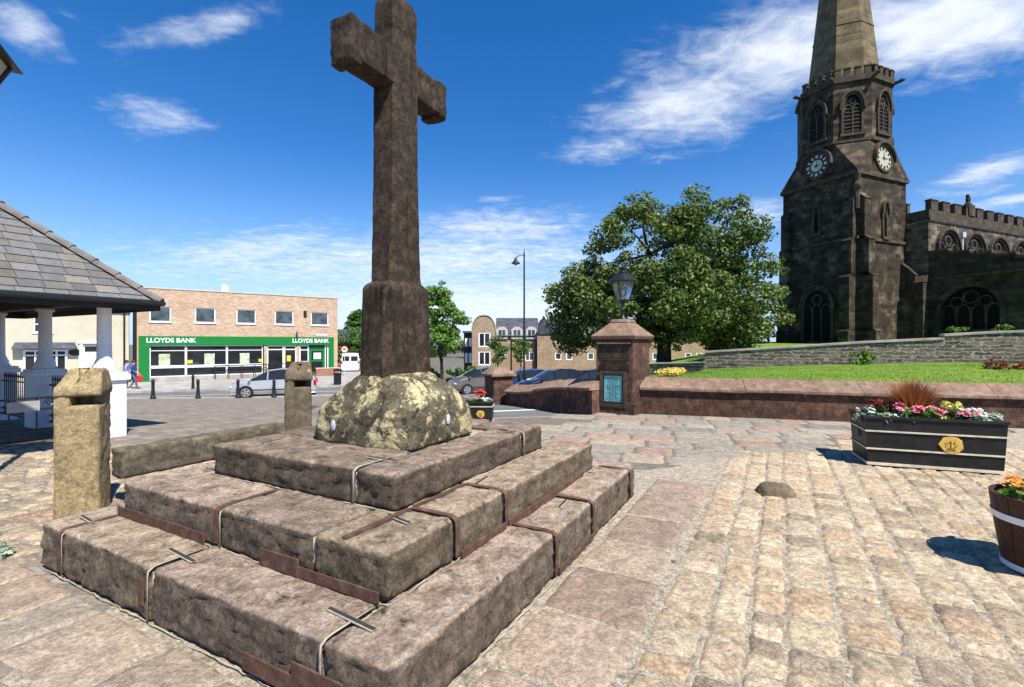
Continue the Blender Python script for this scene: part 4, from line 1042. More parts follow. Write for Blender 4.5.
# notice-board pier; local +x along the notice face to the left? origin at its near corner
pr = root('gate_pier', (GPX, GPY, 0), 0, 'tall red sandstone pier with hipped cap and a teal notice board', 'gate pier')
A = Vector((-math.cos(GA), math.sin(GA), 0)); B = Vector((math.sin(GA), math.cos(GA), 0)); Z = Vector((0,0,1)); SP = .98
mb = MB(); sq = lambda e, z: [A*(-e)+B*(-e)+Z*z, A*(-e)+B*(SP+e)+Z*z, A*(SP+e)+B*(SP+e)+Z*z, A*(SP+e)+B*(-e)+Z*z]
mb.hexa(sq(.05,-.15), sq(.05,.30)); mb.hexa(sq(.0,.302), sq(0,1.80)); mb.build('pier_shaft', M['redstone'], pr, bevel=.015)
mb = MB(); mb.hexa(sq(.06,1.802), sq(.10,1.88)); mb.hexa(sq(.10,1.883), sq(-.26,2.22)); mb.hexa(sq(-.24,2.222), sq(-.28,2.30)); mb.build('cap', M['coping'], pr, bevel=.012)
mb = MB()                                                  # framed sunk panel with shaped shoulders on the notice face
fo = A*.0 - B*.001
mb.extr([(.10,1.05),(.88,1.05),(.88,1.18),(.80,1.24),(.80,1.30),(.90,1.34),(.90,1.68),(.08,1.68),(.08,1.34),(.18,1.30),(.18,1.24),(.10,1.18)], fo - B*.012, A, Z, B*.012)
mb.build('sunk_panel', M['ashlar'], pr)
mb = MB(); mb.extr([(.05,1.69),(.93,1.69),(.93,1.74),(.05,1.74)], fo - B*.06, A, Z, B*.06); mb.build('hood_mould', M['coping'], pr)
nb = root('notice_board', tuple(Vector((GPX, GPY, 0)) - B*.02 + A*.5), math.atan2(-A.y, -A.x), 'teal lettered notice in a glazed stone-edged frame on the pier', 'notice board')
mb = MB(); o_, i_ = rect(-.34,.34,.16,1.03), rect(-.27,.27,.24,.96); mb.ring(o_, i_, (0,-.05,0), (1,0,0), (0,0,1), (0,.05,0)); mb.build('frame', M['ashlar_trim'], nb, bevel=.004)
mb = MB(); mb.ring(rect(-.268,.268,.242,.958), rect(-.235,.235,.275,.925), (0,-.04,0), (1,0,0), (0,0,1), (0,.03,0)); mb.build('inner_frame', M['black'], nb)
mb = MB(); mb.box(-.236,.236,-.02,-.012,.274,.926); sh_ = mb.build('sheet', M['teal'], nb)
rng = random.Random(2); mb = MB(); z = .88
for k in range(20):
    w = rng.uniform(.10,.2) if k not in (0, 5, 11) else .09
    for q in range(5):
        x0 = -w + q * w * .42; mb.box(x0, x0 + w*.34*rng.uniform(.6,1.1), -.0225, -.0205, z-.007, z+.004)
    z -= .029 if k not in (0, 5, 11) else .034
mb.build('small_print', M['ink'], sh_)
lp = root('pier_lantern', tuple(Vector((GPX, GPY, 2.30)) + A*SP/2 + B*SP/2), R(10), 'black four-sided lantern standing on the cap of the notice pier', 'lantern')
mb = MB(); mb.lathe([(.10,-.01),(.10,.03),(.05,.06),(.035,.12),(.035,.22),(.06,.24),(.03,.27),(.028,.5)], (0,0,0), 14); mb.build('stem', M['black'], lp, smooth=True)
lantern('lantern', lp, (0,0,.50), .92)
# small gate pier further off
sx, sy = -.46, 16.75; sz = ground_z(sx, sy)
gp = root('gate_pier', (sx, sy, sz), R(28), 'smaller red sandstone gate pier with pyramid cap at the far end of the curved wall', 'gate pier')
mb = MB(); mb.box(-.36,.36,-.36,.36,-.2,.92); mb.build('pier_shaft', M['redstone'], gp, bevel=.015)
mb = MB(); mb.hexa([(-.46,-.46,.923),(.46,-.46,.923),(.46,.46,.923),(-.46,.46,.923)], [(-.46,-.46,1.0),(.46,-.46,1.0),(.46,.46,1.0),(-.46,.46,1.0)])
mb.hexa([(-.44,-.44,1.002),(.44,-.44,1.002),(.44,.44,1.002),(-.44,.44,1.002)], [(-.2,-.2,1.22),(.2,-.2,1.22),(.2,.2,1.22),(-.2,.2,1.22)]); mb.build('cap', M['coping'], gp, bevel=.01)
# lawn and the rubble wall above it
RW = [(40.0, 10.0, .98, 2.45), (30.5, 14.5, .98, 2.40), (23.5, 17.6, .95, 2.34), (19.6, 19.6, .92, 2.22), (17.9, 20.3, .90, 2.10)]
RW2 = [(17.9, 20.3, .90, 1.96), (15.3, 21.5, .82, 1.80), (12.9, 22.6, .70, 1.60), (10.9, 23.6, .55, 1.44), (9.6, 24.4, .42, 1.33)]
RW3 = [(9.6, 24.4, .3, .80), (8.6, 25.4, .15, .72), (7.6, 26.4, .0, .66), (6.4, 27.2, -.1, .60)]
def dense(L, n=4):
    out = []
    for a, b in zip(L[:-1], L[1:]):
        for k in range(n): out.append(tuple(lerp(a[i], b[i], k/n) for i in range(4)))
    return out + [L[-1]]
def lawn():
    mb = MB(); far = dense(RW) + dense(RW2)[1:] + dense(RW3)[1:]; n = len(far) - 1; vs, fs = [], []; m = 14
    s0 = WALL0 + W1 * 14.0 + W2 * .40; s1 = Vector((2.3, 13.2))
    for i, q in enumerate(far):
        t = i / n; p = s0.lerp(s1, t)
        zn = lerp(.80, .74, t)
        for j in range(m + 1):
            k = j / m; x, y = lerp(p.x, q[0] - .05, k), lerp(p.y, q[1] - .15, k)
            z = lerp(zn, q[2], k) + .06 * math.sin(k * math.pi) + noise.noise(Vector((x*.3, y*.3, 0))) * .04
            vs.append((x, y, z))
    for i in range(n):
        for j in range(m): a = i*(m+1)+j; fs.append((a, a+1, a+m+2, a+m+1))
    mb.add(vs, fs); o = mb.build('lawn', M['lawn'], None, smooth=True); struct(o)
    # blades: uncountable
    rng = random.Random(8); gb = MB(); 
    for _ in range(26000):
        f = rng.choice(range(len(fs))); a, b2, c, d = [Vector(vs[k]) for k in fs[f]]; u, v = rng.random(), rng.random()
        p = a*(1-u)*(1-v) + b2*u*(1-v) + c*u*v + d*(1-u)*v
        an = rng.uniform(0, 6.28); w = .012; h = rng.uniform(.018, .042); dx, dy = math.cos(an)*w, math.sin(an)*w; ln = rng.uniform(-.03,.03)
        gb.add([(p.x-dx,p.y-dy,p.z-.01),(p.x+dx,p.y+dy,p.z-.01),(p.x+ln,p.y+ln,p.z+h)], [(0,1,2)])
    g = gb.build('grass', M['leaf_bright'], None); g['kind'] = 'stuff'
lawn()
for nm, L, lab, ch in (('rubble_wall', RW, 'taller grey rubble wall with pale flat coping below the church window', .10), ('rubble_wall', RW2, 'curving grey rubble stone wall with pale coping below the church tower', .10),
                   ('rubble_wall', RW3, 'lowest dark rubble wall beneath the big tree at the far end of the lawn', .07)):
    D = dense(L, 3)[::-1]
    r, sweep, cp, P, N = wall_run(nm, lab, D, 0, .45, ch, M['rubble'], M['rubble_top'], slope=False, ov=.05)
    mb = MB(); sweep(cp, list(range(len(D))), mb); mb.build('coping', M['rubble_top'], r)
# earth bank that carries the church, behind the rubble walls
def bank_mesh():
    mb = MB(); L = [(60.0, 0.0, 2.2, 0)] + [(a, b, d - .45, 0) for a, b, c, d in dense(RW) + dense(RW2)[1:]] + [(a, b, d - .3, 0) for a, b, c, d in dense(RW3)[1:]]
    vs, fs = [], []; 
    for i, q in enumerate(L):
        for k in (0, .12, .35, 1):
            tx, ty = lerp(120, 12, i/(len(L)-1)), lerp(60, 85, i/(len(L)-1))
            zz = lerp(q[2], 2.0 if i < len(L)*.7 else lerp(2.0, -2.2, (i/(len(L)-1)-.7)/.3), min(1, k*2.4)); vs.append((lerp(q[0]+.12, tx, k), lerp(q[1]+.22, ty, k), zz))
    for i in range(len(L)-1):
        for k in range(3): a = i*4+k; fs.append((a, a+1, a+5, a+4))
    mb.add(vs, fs); struct(mb.build('churchyard_ground', M['lawn'], None, smooth=True))
bank_mesh()

# ------------------------------------------------------------------ church; local x along R, local y away (along L)
CB = 1.7
ch = root('church', (25.35, 36.0, CB), R(23.4), 'blackened stone church with clock tower, octagonal belfry, spire and battlemented nave', 'church')
def chz(z): return z - CB
S = 6.0; ZC = 14.2 - CB                                     # tower side, broach line
X3, Y3, Z3 = Vector((1,0,0)), Vector((0,1,0)), Vector((0,0,1))
def arch(x0, x1, z0, zs, zp, n=7):
    """pointed arch outline from the left foot over the point"""
    c = (x0 + x1) / 2; w = (x1 - x0) / 2; pts = [(x0, z0)]
    for k in range(n + 1):
        t = k / n; a = t * math.pi / 2
        pts.append((x0 + w * (1 - math.cos(a*.93)) / (1 - math.cos(math.pi/2*.93)) if k < n else c, zs + (zp - zs) * math.sin(a)))
    L = pts[:]; return L + [(x0 + x1 - x, z) for x, z in pts[-2::-1]]
def arch_window(name, parent, o, A, N, x0, x1, z0, zs, zp, mull=1, louvre=False, rim=.18, gm=None, dep=.12, hood=True, label=None):
    """o + A*x + Z*z on the wall; N outward. Dark opening, stone rim, mullions with tracery, louvres"""
    o, A, N = Vector(o), Vector(A), Vector(N)
    out = arch(x0 - rim, x1 + rim, z0, zs, zp + rim*1.3); inn = arch(x0, x1, z0, zs, zp)
    mb = MB(); mb.ring(out, inn, o + N*.004, A, Z3, N*dep, 0, closed=False)
    mb.extr([(x0-rim-.1, z0-.22), (x1+rim+.1, z0-.22), (x1+rim+.1, z0-.003), (x0-rim-.1, z0-.003)], o + N*.004, A, Z3, N*(dep+.1))
    if hood:
        ho = arch(x0-rim-.14, x1+rim+.14, zs-.1, zs, zp+rim*1.3+.16); hi = arch(x0-rim, x1+rim, zs-.1, zs, zp+rim*1.3+.002)
        mb.ring(ho, hi, o + N*.004, A, Z3, N*(dep+.14), 0, closed=False)
    w = mb.build(name, M['ashlar_trim'], parent)
    mb = MB(); mb.extr(inn, o + N*.006, A, Z3, N*.02); mb.build('opening', gm or M['church_glass'], w)
    mb = MB(); n = mull + 1; cw = (x1 - x0) / n
    for k in range(1, n): x = x0 + cw*k; mb.extr([(x-.05,z0),(x+.05,z0),(x+.05,zs+.1),(x-.05,zs+.1)], o + N*.03, A, Z3, N*.06)
    for k in range(n):
        a, b = x0 + cw*k, x0 + cw*(k+1); mb.ring(arch(a+.0,b-.0,zs-.3,zs-.15,zs+cw*.55), arch(a+.07,b-.07,zs-.3,zs-.15,zs+cw*.55-.09), o + N*.03, A, Z3, N*.055, closed=False)
    c = (x0+x1)/2; rr = min((x1-x0)*.2, .45); cz = lerp(zs, zp, .50)
    ci = [(c + rr*math.cos(R(a)), cz + rr*math.sin(R(a))) for a in range(0,360,24)]; cj = [(c + rr*.72*math.cos(R(a)), cz + rr*.72*math.sin(R(a))) for a in range(0,360,24)]
    mb.ring(ci, cj, o + N*.03, A, Z3, N*.055); mb.build('tracery', M['ashlar_trim'], w)
    if louvre:
        mb = MB(); z = z0 + .15
        while z < zs + .35:
            a = o + Z3*z + N*.03; mb.extr([(x0+.02, 0), (x1-.02, 0), (x1-.02, .06), (x0+.02, .06)], a, A, Z3 * 1.0 + N*(-.3), N*.035); z += .28
        mb.build('louvre', M['ashlar_trim'], w)
    return w
mb = MB(); mb.box(0, S, 0, S, 0, ZC); 
tw = mb.build('tower', M['ashlar'], ch)
# broaches: square to octagon
oc = S * .2929; ZO = 17.1 - CB
sqc = [(0,0),(S,0),(S,S),(0,S)]; octa = [(oc,0),(S-oc,0),(S,oc),(S,S-oc),(S-oc,S),(oc,S),(0,S-oc),(0,oc)]
mb = MB(); e = .14; ins = .10
V1 = [(-e,-e,ZC+.25),(S+e,-e,ZC+.25),(S+e,S+e,ZC+.25),(-e,S+e,ZC+.25)]; cx = S/2
V2 = [(cx+(x-cx)*.985, cx+(y-cx)*.985, ZO) for x, y in octa]
mb.add(V1 + V2, [(0,1,5,4),(1,6,5),(1,2,7,6),(2,8,7),(2,3,9,8),(3,10,9),(3,0,11,10),(0,4,11)])
mb.build('broach', M['ashlar'], ch)
mb = MB()
mb.box(-.16, S+.16, -.16, S+.16, ZC+.003, ZC+.25); mb.build('string_course', M['ashlar_trim'], tw); mb = MB()
mb.ring(octa and [(cx+(x-cx)*1.04, cx+(y-cx)*1.04) for x, y in octa], [(cx+(x-cx)*.9, cx+(y-cx)*.9) for x, y in octa], (0,0,ZO-.12), X3, Y3, (0,0,.26))
mb.build('string_course', M['ashlar_trim'], tw); mb = MB(); ZM = 9.4 - CB
mb.ring([(-.12,-.12),(S+.12,-.12),(S+.12,S+.12),(-.12,S+.12)], [(.01,.01),(S-.01,.01),(S-.01,S-.01),(.01,S-.01)], (0,0,ZM), X3, Y3, (0,0,.22))
mb.build('string_course', M['ashlar_trim'], tw); mb = MB(); ZT = 21.65 - CB
mb.ring([(cx+(x-cx)*1.06, cx+(y-cx)*1.06) for x, y in octa], [(cx+(x-cx)*.9, cx+(y-cx)*.9) for x, y in octa], (0,0,ZT-.10), X3, Y3, (0,0,.24))
mb.build('string_course', M['ashlar_trim'], tw)
mb = MB(); mb.extr(octa, (0,0,ZO+.142), X3, Y3, (0,0,ZT-ZO-.245)); belf = mb.build('belfry', M['ashlar'], ch)
# parapet of merlons, each a part
mb = MB(); k1, k0 = 1.05, .95
mb.ring([(cx+(x-cx)*k1, cx+(y-cx)*k1) for x, y in octa], [(cx+(x-cx)*k0, cx+(y-cx)*k0) for x, y in octa], (0,0,ZT+.143), X3, Y3, (0,0,.20)); par = mb.build('parapet', M['ashlar_trim'], ch)
def merlons(parent, a, b, z, h, n, th, inn, name='merlon', mat=None, first=.5):
    a, b = Vector(a), Vector(b); d = (b - a) / n; L = d.length; dn = d.normalized(); inn = Vector(inn)
    for k in range(n):
        c = a + d * (k + first); w = L * .58 / 2; mb = MB()
        for zz0, zz1, e in ((0, h-.09, 0), (h-.088, h, .04)):
            p, q = c - dn*(w+e), c + dn*(w+e); i0, i1 = -inn*e, inn*(th+e)
            mb.hexa([p+i0+Z3*(z+zz0), q+i0+Z3*(z+zz0), q+i1+Z3*(z+zz0), p+i1+Z3*(z+zz0)], [p+i0+Z3*(z+zz1), q+i0+Z3*(z+zz1), q+i1+Z3*(z+zz1), p+i1+Z3*(z+zz1)])
        mb.build(name, mat or M['ashlar_trim'], parent)
for i in range(8):
    a, b = octa[i], octa[(i+1) % 8]; f = lambda p: Vector((cx+(p[0]-cx)*k1, cx+(p[1]-cx)*k1, 0)); m = (f(a)+f(b))/2
    if i in (0, 7, 6, 1): merlons(par, f(a), f(b), ZT+.345, .62, 4, .26, (Vector((cx,cx,0)) - m).normalized())
# belfry windows on the three faces in view
for i, nm in ((0, 1), (7, 1), (6, 1), (1, 1)):
    a, b = Vector((*octa[i], 0)), Vector((*octa[(i+1) % 8], 0)); A = (b - a).normalized(); N = Vector((A.y, -A.x, 0)); L = (b-a).length
    arch_window('belfry_window', belf, a, A, N, L/2-.56, L/2+.56, ZO+.55, ZO+2.45, ZO+3.45, 1, True, .16)
# spire
r0, zsp0, zap = S * .5 * .80 / math.cos(math.pi/8), ZT + .3, 45.5 - CB
mb = MB(); vs = []
lv = [0, .2, .2001, .203, .2031, .42, .4201, .423, .4231, .995]
for t in lv:
    rr = r0 * (1 - t) * (1.025 if t in (.2001, .203, .4201, .423) else 1)
    for k in range(8): a = R(22.5 + 45*k); vs.append((cx + rr*math.cos(a), cx + rr*math.sin(a), lerp(zsp0, zap, t)))
fs = [(i*8+k, i*8+(k+1)%8, (i+1)*8+(k+1)%8, (i+1)*8+k) for i in range(len(lv)-1) for k in range(8)]
mb.add(vs, fs); mb.build('spire', M['spire'], ch)
# gargoyles at the parapet corners
for i in (0, 1, 7, 6):
    p = Vector((*octa[i], ZT)); d = Vector((p.x-cx, p.y-cx, 0)).normalized(); mb = MB()
    mb.tube([p - d*.1, p + d*.35 + Z3*.02, p + d*.62 + Z3*.10, p + d*.80 + Z3*.04], [.17,.13,.14,.05], 7); mb.build('gargoyle', M['aisle'], par)
# clocks
def clock(o, A, N, pale):
    """face tilted with the broach slope"""
    o, A, N = Vector(o), Vector(A), Vector(N); Bv = N.cross(A).normalized()
    if Bv.z < 0: Bv = -Bv
    ring = lambda r: [(r*math.cos(R(a)), r*math.sin(R(a))) for a in range(0, 360, 10)]
    mb = MB(); mb.extr(ring(.93), o - N*.35, A, Bv, N*.42); mb.ring(ring(1.08), ring(.90), o - N*.3, A, Bv, N*.45); ck = mb.build('clock', M['ashlar_trim'], ch)
    mb = MB(); ho = [(1.28*math.cos(R(a)), 1.28*math.sin(R(a))) for a in range(-8, 189, 14)]; hi = [(1.10*math.cos(R(a)), 1.10*math.sin(R(a))) for a in range(-8, 189, 14)]
    mb.ring(ho, hi, o - N*.4, A, Bv, N*.75, closed=False); mb.build('hood_mould', M['ashlar_trim'], ck)
    mb = MB(); mb.extr(ring(.90), o + N*.072, A, Bv, N*.02); mb.build('dial', M['dial_pale'] if pale else M['dial_black'], ck)
    nm = M['dial_black'] if pale else M['numeral']
    mb = MB()
    for k in range(12):
        a = R(30*k); ra, rb = .60, .83; w = .075 if k % 3 else .11
        c, s = math.sin(a), math.cos(a)
        mb.extr([(c*ra - s*w, s*ra + c*w), (c*rb - s*w, s*rb + c*w), (c*rb + s*w, s*rb - c*w), (c*ra + s*w, s*ra - c*w)], o + N*.094, A, Bv, N*.01)
    mb.build('numerals', nm, ck)
    if not pale:
        mb = MB(); mb.extr(ring(.46), o + N*.094, A, Bv, N*.008); mb.build('inner_dial', M['numeral'], ck)
    for (ang, L, w) in ((8, .74, .045), (92, .48, .07)):
        a = R(ang); c, s = math.sin(a), math.cos(a); mb = MB()
        mb.extr([(-c*.15 - s*w, -s*.15 + c*w), (c*L, s*L), (-c*.15 + s*w, -s*.15 - c*w)], o + N*.106, A, Bv, N*.012); mb.build('clock_hand', M['dial_black'] if pale else M['dial_black'], ck)
zc = ZC + 1.52; tilt = math.atan2(.17, ZO-ZC)
tn = lambda n: (Vector(n) * math.cos(tilt) + Z3 * math.sin(tilt)).normalized()
clock((cx, -.02, zc), (1,0,0), tn((0,-1,0)), True); clock((-.02, cx, zc), (0,-1,0), tn((-1,0,0)), False)
# tower openings: west door arch, slits, niche
arch_window('west_window', tw, (0, S, 0), (0,-1,0), (-1,0,0), 1.9, 4.1, .2, 2.7, 4.2, 2, False, .22)
arch_window('slit_window', tw, (0, S, 0), (0,-1,0), (-1,0,0), 2.75, 3.15, ZM+1.0, ZM+2.6, ZM+3.1, 0, False, .12, hood=False)
arch_window('slit_window', tw, (0, 0, 0), (1,0,0), (0,-1,0), 3.0, 3.36, ZM+.4, ZM+2.2, ZM+2.8, 0, False, .12, hood=True)
# stepped buttresses: (x0,x1,y0,y1) per stage, outward axis
def buttress(x0, x1, y0, y1, ax, sg, stages, mat=None):
    """stages: (z0, z1, projection); a weathered slope caps each stage"""
    mb = MB(); pz = None
    for i, (z0, z1, p) in enumerate(stages):
        nxt = stages[i+1][2] if i + 1 < len(stages) else .02
        def bx(a0, a1, p0, p1):
            pass
        lo0, hi0 = (0, p) 
        def C(p_, z): 
            if ax == 'x':
                X = (x0 if sg < 0 else x1) + sg*p_; b0 = x0 if sg < 0 else x1
                return [(min(X,b0), y0, z), (max(X,b0), y0, z), (max(X,b0), y1, z), (min(X,b0), y1, z)]
            Y = (y0 if sg < 0 else y1) + sg*p_; b0 = y0 if sg < 0 else y1
            return [(x0, min(Y,b0), z), (x1, min(Y,b0), z), (x1, max(Y,b0), z), (x0, max(Y,b0), z)]
        mb.hexa(C(p, z0), C(p, z1-.003)); mb.hexa(C(p + .05, z1), C(nxt, z1 + (p-nxt)*1.1))
    return mb.build('buttress', mat or M['ashlar'], ch)
ST = [(-.3, .9, 1.25), (.9, 4.9, 1.05), (4.9, ZM-.1, .78), (ZM-.1, ZM+2.9, .5)]
ST2 = [(-.3, .9, .95), (.9, 4.9, .80), (4.9, ZM-.1, .58), (ZM-.1, ZM+2.9, .36)]
buttress(.06, .78, 0, 0, 'y', -1, ST); buttress(0, 0, .06, .78, 'x', -1, ST2)
buttress(0, 0, S-.78, S-.06, 'x', -1, ST2); buttress(S-.72, S-.06, 0, 0, 'y', -1, [(-.3, 5.2, 1.0)])
mb = MB()                                                   # little pinnacled niche on the corner
mb.tube([(-.05,-.05,ZC-2.6),(-.05,-.05,ZC-.15)], [.16,.16], 6); mb.ball((-.1,-.1,ZC-.9), (.28,.28,.34), 8, 6); mb.tube([(-.1,-.1,ZC-.6),(-.1,-.1,ZC-.05)], [.1,.22], 6); mb.build('corner_shaft', M['ashlar_trim'], tw)
# nave: west wall and clerestory
NA, NZ = -1.5, 11.0 - CB
mb = MB(); mb.box(S+.002, S+26, NA, S+1.5, 0, NZ); mb.build('nave', M['clere'], ch)
mb = MB(); mb.box(S-.05, S+26.05, NA-.12, NA-.002, NZ+.003, NZ+.22); mb.box(S-.05, S-.003, NA-.12, 0, NZ+.003, NZ+.22)
mb.box(S, S+26, NA-.05, NA+.35, NZ+.223, NZ+.85); mb.box(S, S+.4, NA+.352, S, NZ+.223, NZ+.85); np_ = mb.build('nave_parapet', M['ashlar_trim'], ch)
merlons(np_, (S+.15, NA-.05, 0), (S+25.9, NA-.05, 0), NZ+.853, .80, 16, .38, (0,1,0), first=.35)
merlons(np_, (S, NA+1.0, 0), (S, NA+3.0, 0), NZ+.853, .80, 1, .38, (1,0,0))
mb = MB(); mb.box(S+5.35, S+6.25, NA-.12, NA+.42, NZ+.9, NZ+1.80); mb.hexa([(S+5.5,NA-.05,NZ+1.803),(S+6.1,NA-.05,NZ+1.803),(S+6.1,NA+.35,NZ+1.803),(S+5.5,NA+.35,NZ+1.803)], [(S+5.7,NA+.05,NZ+2.1),(S+5.9,NA+.05,NZ+2.1),(S+5.9,NA+.25,NZ+2.1),(S+5.7,NA+.25,NZ+2.1)]); mb.ball((S+5.8, NA+.15, NZ+2.3), (.24,.16,.30), 7, 5); mb.ball((S+5.62, NA+.1, NZ+2.55), (.2,.13,.14), 7, 5); mb.build('broken_finial', M['aisle'], np_, smooth=False)
for k in range(6):
    x = S + 2.5 + k * 3.7
    arch_window('clerestory_window', ch, (x, NA, 0), (1,0,0), (0,-1,0), -1.3, 1.3, NZ-3.6, NZ-2.0, NZ-.75, 2, False, .16)
mb = MB(); mb.tube([(S+4.35, NA-.12, NZ-.9), (S+4.35, NA-.12, NZ-4)], .08, 8); mb.box(S+4.13, S+4.57, NA-.28, NA-.02, NZ-.95, NZ-.55); mb.build('downpipe', M['grey_pipe'], ch)
# south aisle: west wall with stepped sloping parapet and a wide window
za0, za1 = 8.55 - CB, 7.0 - CB; AL = 8.6
poly = [(0, -.3), (AL, -.3)]
zt = lambda t: lerp(za0, za1, t / 6.5)
steps = 7; top = []
for k in range(steps):
    a, b = AL * k / steps, AL * (k+1) / steps; z = zt((a+b)/2) + .1; top += [(a, z), (b, z - .02)]
poly += top[::-1]
mb = MB(); win = arch(.75, 4.15, 1.0, 2.3, 4.05)
mb.wall(poly, [win], (S+.004, NA, 0), (0,-1,0), (0,0,1), (1,0,0), .5)
mb.wall([(0,-.3),(24,-.3),(24,za1-.6),(0,za1-.6)], [], (S+.004, NA-AL, 0), (1,0,0), (0,0,1), (0,1,0), .4); mb.build('aisle_wall', M['aisle'], ch)
mb = MB(); mb.add([(S+.4, NA, za0-.2), (S+25, NA, za0-.2), (S+25, NA-AL, zt(AL)-.2), (S+.4, NA-AL, zt(AL)-.2)], [(0,1,2,3)]); mb.build('aisle_roof', M['slate'], ch)
for k in range(steps):
    a, b = AL * k / steps, AL * (k+1) / steps; z = zt((a+b)/2) + .1; mb = MB(); mb.box(S-.14, S+.42, NA-b-.06, NA-a, z+.002, z+.17); mb.build('coping_step', M['ashlar_trim'], ch)
mb = MB(); mb.box(S-.12, S-.001, NA-AL, NA-.02, 4.75, 4.95); mb.build('string_course', M['ashlar_trim'], ch)
o = Vector((S, NA, 0)); A = Vector((0,-1,0)); N = Vector((-1,0,0))
mb = MB(); mb.ring(arch(.45,4.45,1.0,2.3,4.42), arch(.75,4.15,1.0,2.3,4.05), o, A, Z3, N*.12, closed=False); aw = mb.build('aisle_window', M['aisle'], ch)
mb = MB(); mb.extr(win, o - N*.40, A, Z3, N*.03); mb.build('opening', M['church_glass'], aw)
mb = MB(); cw = 3.4/4
for k in range(1,4): x = .75 + cw*k; mb.extr([(x-.07,1.0),(x+.07,1.0),(x+.07,2.6),(x-.07,2.6)], o - N*.34, A, Z3, N*.14)
for k in range(4): a = .75 + cw*k; mb.ring(arch(a,a+cw,1.9,2.1,2.85), arch(a+.09,a+cw-.09,1.9,2.1,2.72), o - N*.34, A, Z3, N*.13, closed=False)
for (c, z, rr) in ((1.62,3.0,.4),(2.45,3.3,.5),(3.28,3.0,.4)):
    mb.ring([(c+rr*math.cos(R(q)), z+rr*math.sin(R(q))) for q in range(0,360,24)], [(c+rr*.76*math.cos(R(q)), z+rr*.76*math.sin(R(q))) for q in range(0,360,24)], o - N*.34, A, Z3, N*.13)
mb.build('tracery', M['aisle'], aw)
mb = MB(); mb.box(S-.9, S-.1, NA-.1, NA+.5, -.3, 4.6); mb.hexa([(S-.95,NA-.15,4.603),(S-.05,NA-.15,4.603),(S-.05,NA+.5,4.603),(S-.95,NA+.5,4.603)], [(S-.2,NA-.1,5.3),(S-.05,NA-.1,5.3),(S-.05,NA+.5,5.3),(S-.2,NA+.5,5.3)]); mb.build('buttress', M['aisle'], ch)
# ------------------------------------------------------------------ trees and shrubs
import numpy as np
def leaf_cloud(name, mat, clumps, nleaf, size, parent, seed, flat=.6):
    """many small leaf faces spread through clumps: (centre, radius)"""
    rs = np.random.RandomState(seed); C = np.array([c for c, r in clumps], float); Rr = np.array([r for c, r in clumps], float)
    w = Rr ** 2; idx = rs.choice(len(clumps), nleaf, p=w / w.sum())
    d = rs.normal(size=(nleaf, 3)); d /= np.linalg.norm(d, axis=1)[:, None]
    rad = rs.uniform(.25, 1, nleaf) ** .45
    P = C[idx] + d * (Rr[idx] * rad)[:, None] * np.array([1, 1, flat])
    n = d + rs.normal(size=(nleaf, 3)) * .75 + np.array([0, 0, .5]); n /= np.linalg.norm(n, axis=1)[:, None]
    t = np.cross(n, rs.normal(size=(nleaf, 3))); t /= np.linalg.norm(t, axis=1)[:, None]; b = np.cross(n, t)
    s = (size * rs.uniform(.6, 1.35, nleaf))[:, None]
    q = np.stack([P - t*s*.5, P + b*s*.34 + n*s*.06, P + t*s*.5, P - b*s*.34 + n*s*.06], 1).reshape(-1, 3)
    me = bpy.data.meshes.new(name); me.vertices.add(len(q)); me.vertices.foreach_set('co', q.astype(np.float32).ravel())
    me.loops.add(len(q)); me.loops.foreach_set('vertex_index', np.arange(len(q), dtype=np.int32))
    me.polygons.add(nleaf); me.polygons.foreach_set('loop_start', np.arange(0, len(q), 4, dtype=np.int32)); me.polygons.foreach_set('loop_total', np.full(nleaf, 4, np.int32))
    me.materials.append(mat); me.update(calc_edges=True); me.validate()
    o = bpy.data.objects.new(name, me); COL.objects.link(o); o.parent = parent; return o
def limb(mb, a, b, r0, r1, rng, n=6, wob=.06):
    a, b = Vector(a), Vector(b); L = (b-a).length; pts, rad = [], []
    for i in range(n + 1):
        t = i / n; p = a.lerp(b, t)
        if 0 < i: p += Vector((rng.uniform(-1,1), rng.uniform(-1,1), rng.uniform(-.4,.4))) * L * wob * (t if i < n else .2)
        pts.append(p); rad.append(lerp(r0, r1, t ** .8))
    mb.tube(pts, rad, 8); return pts
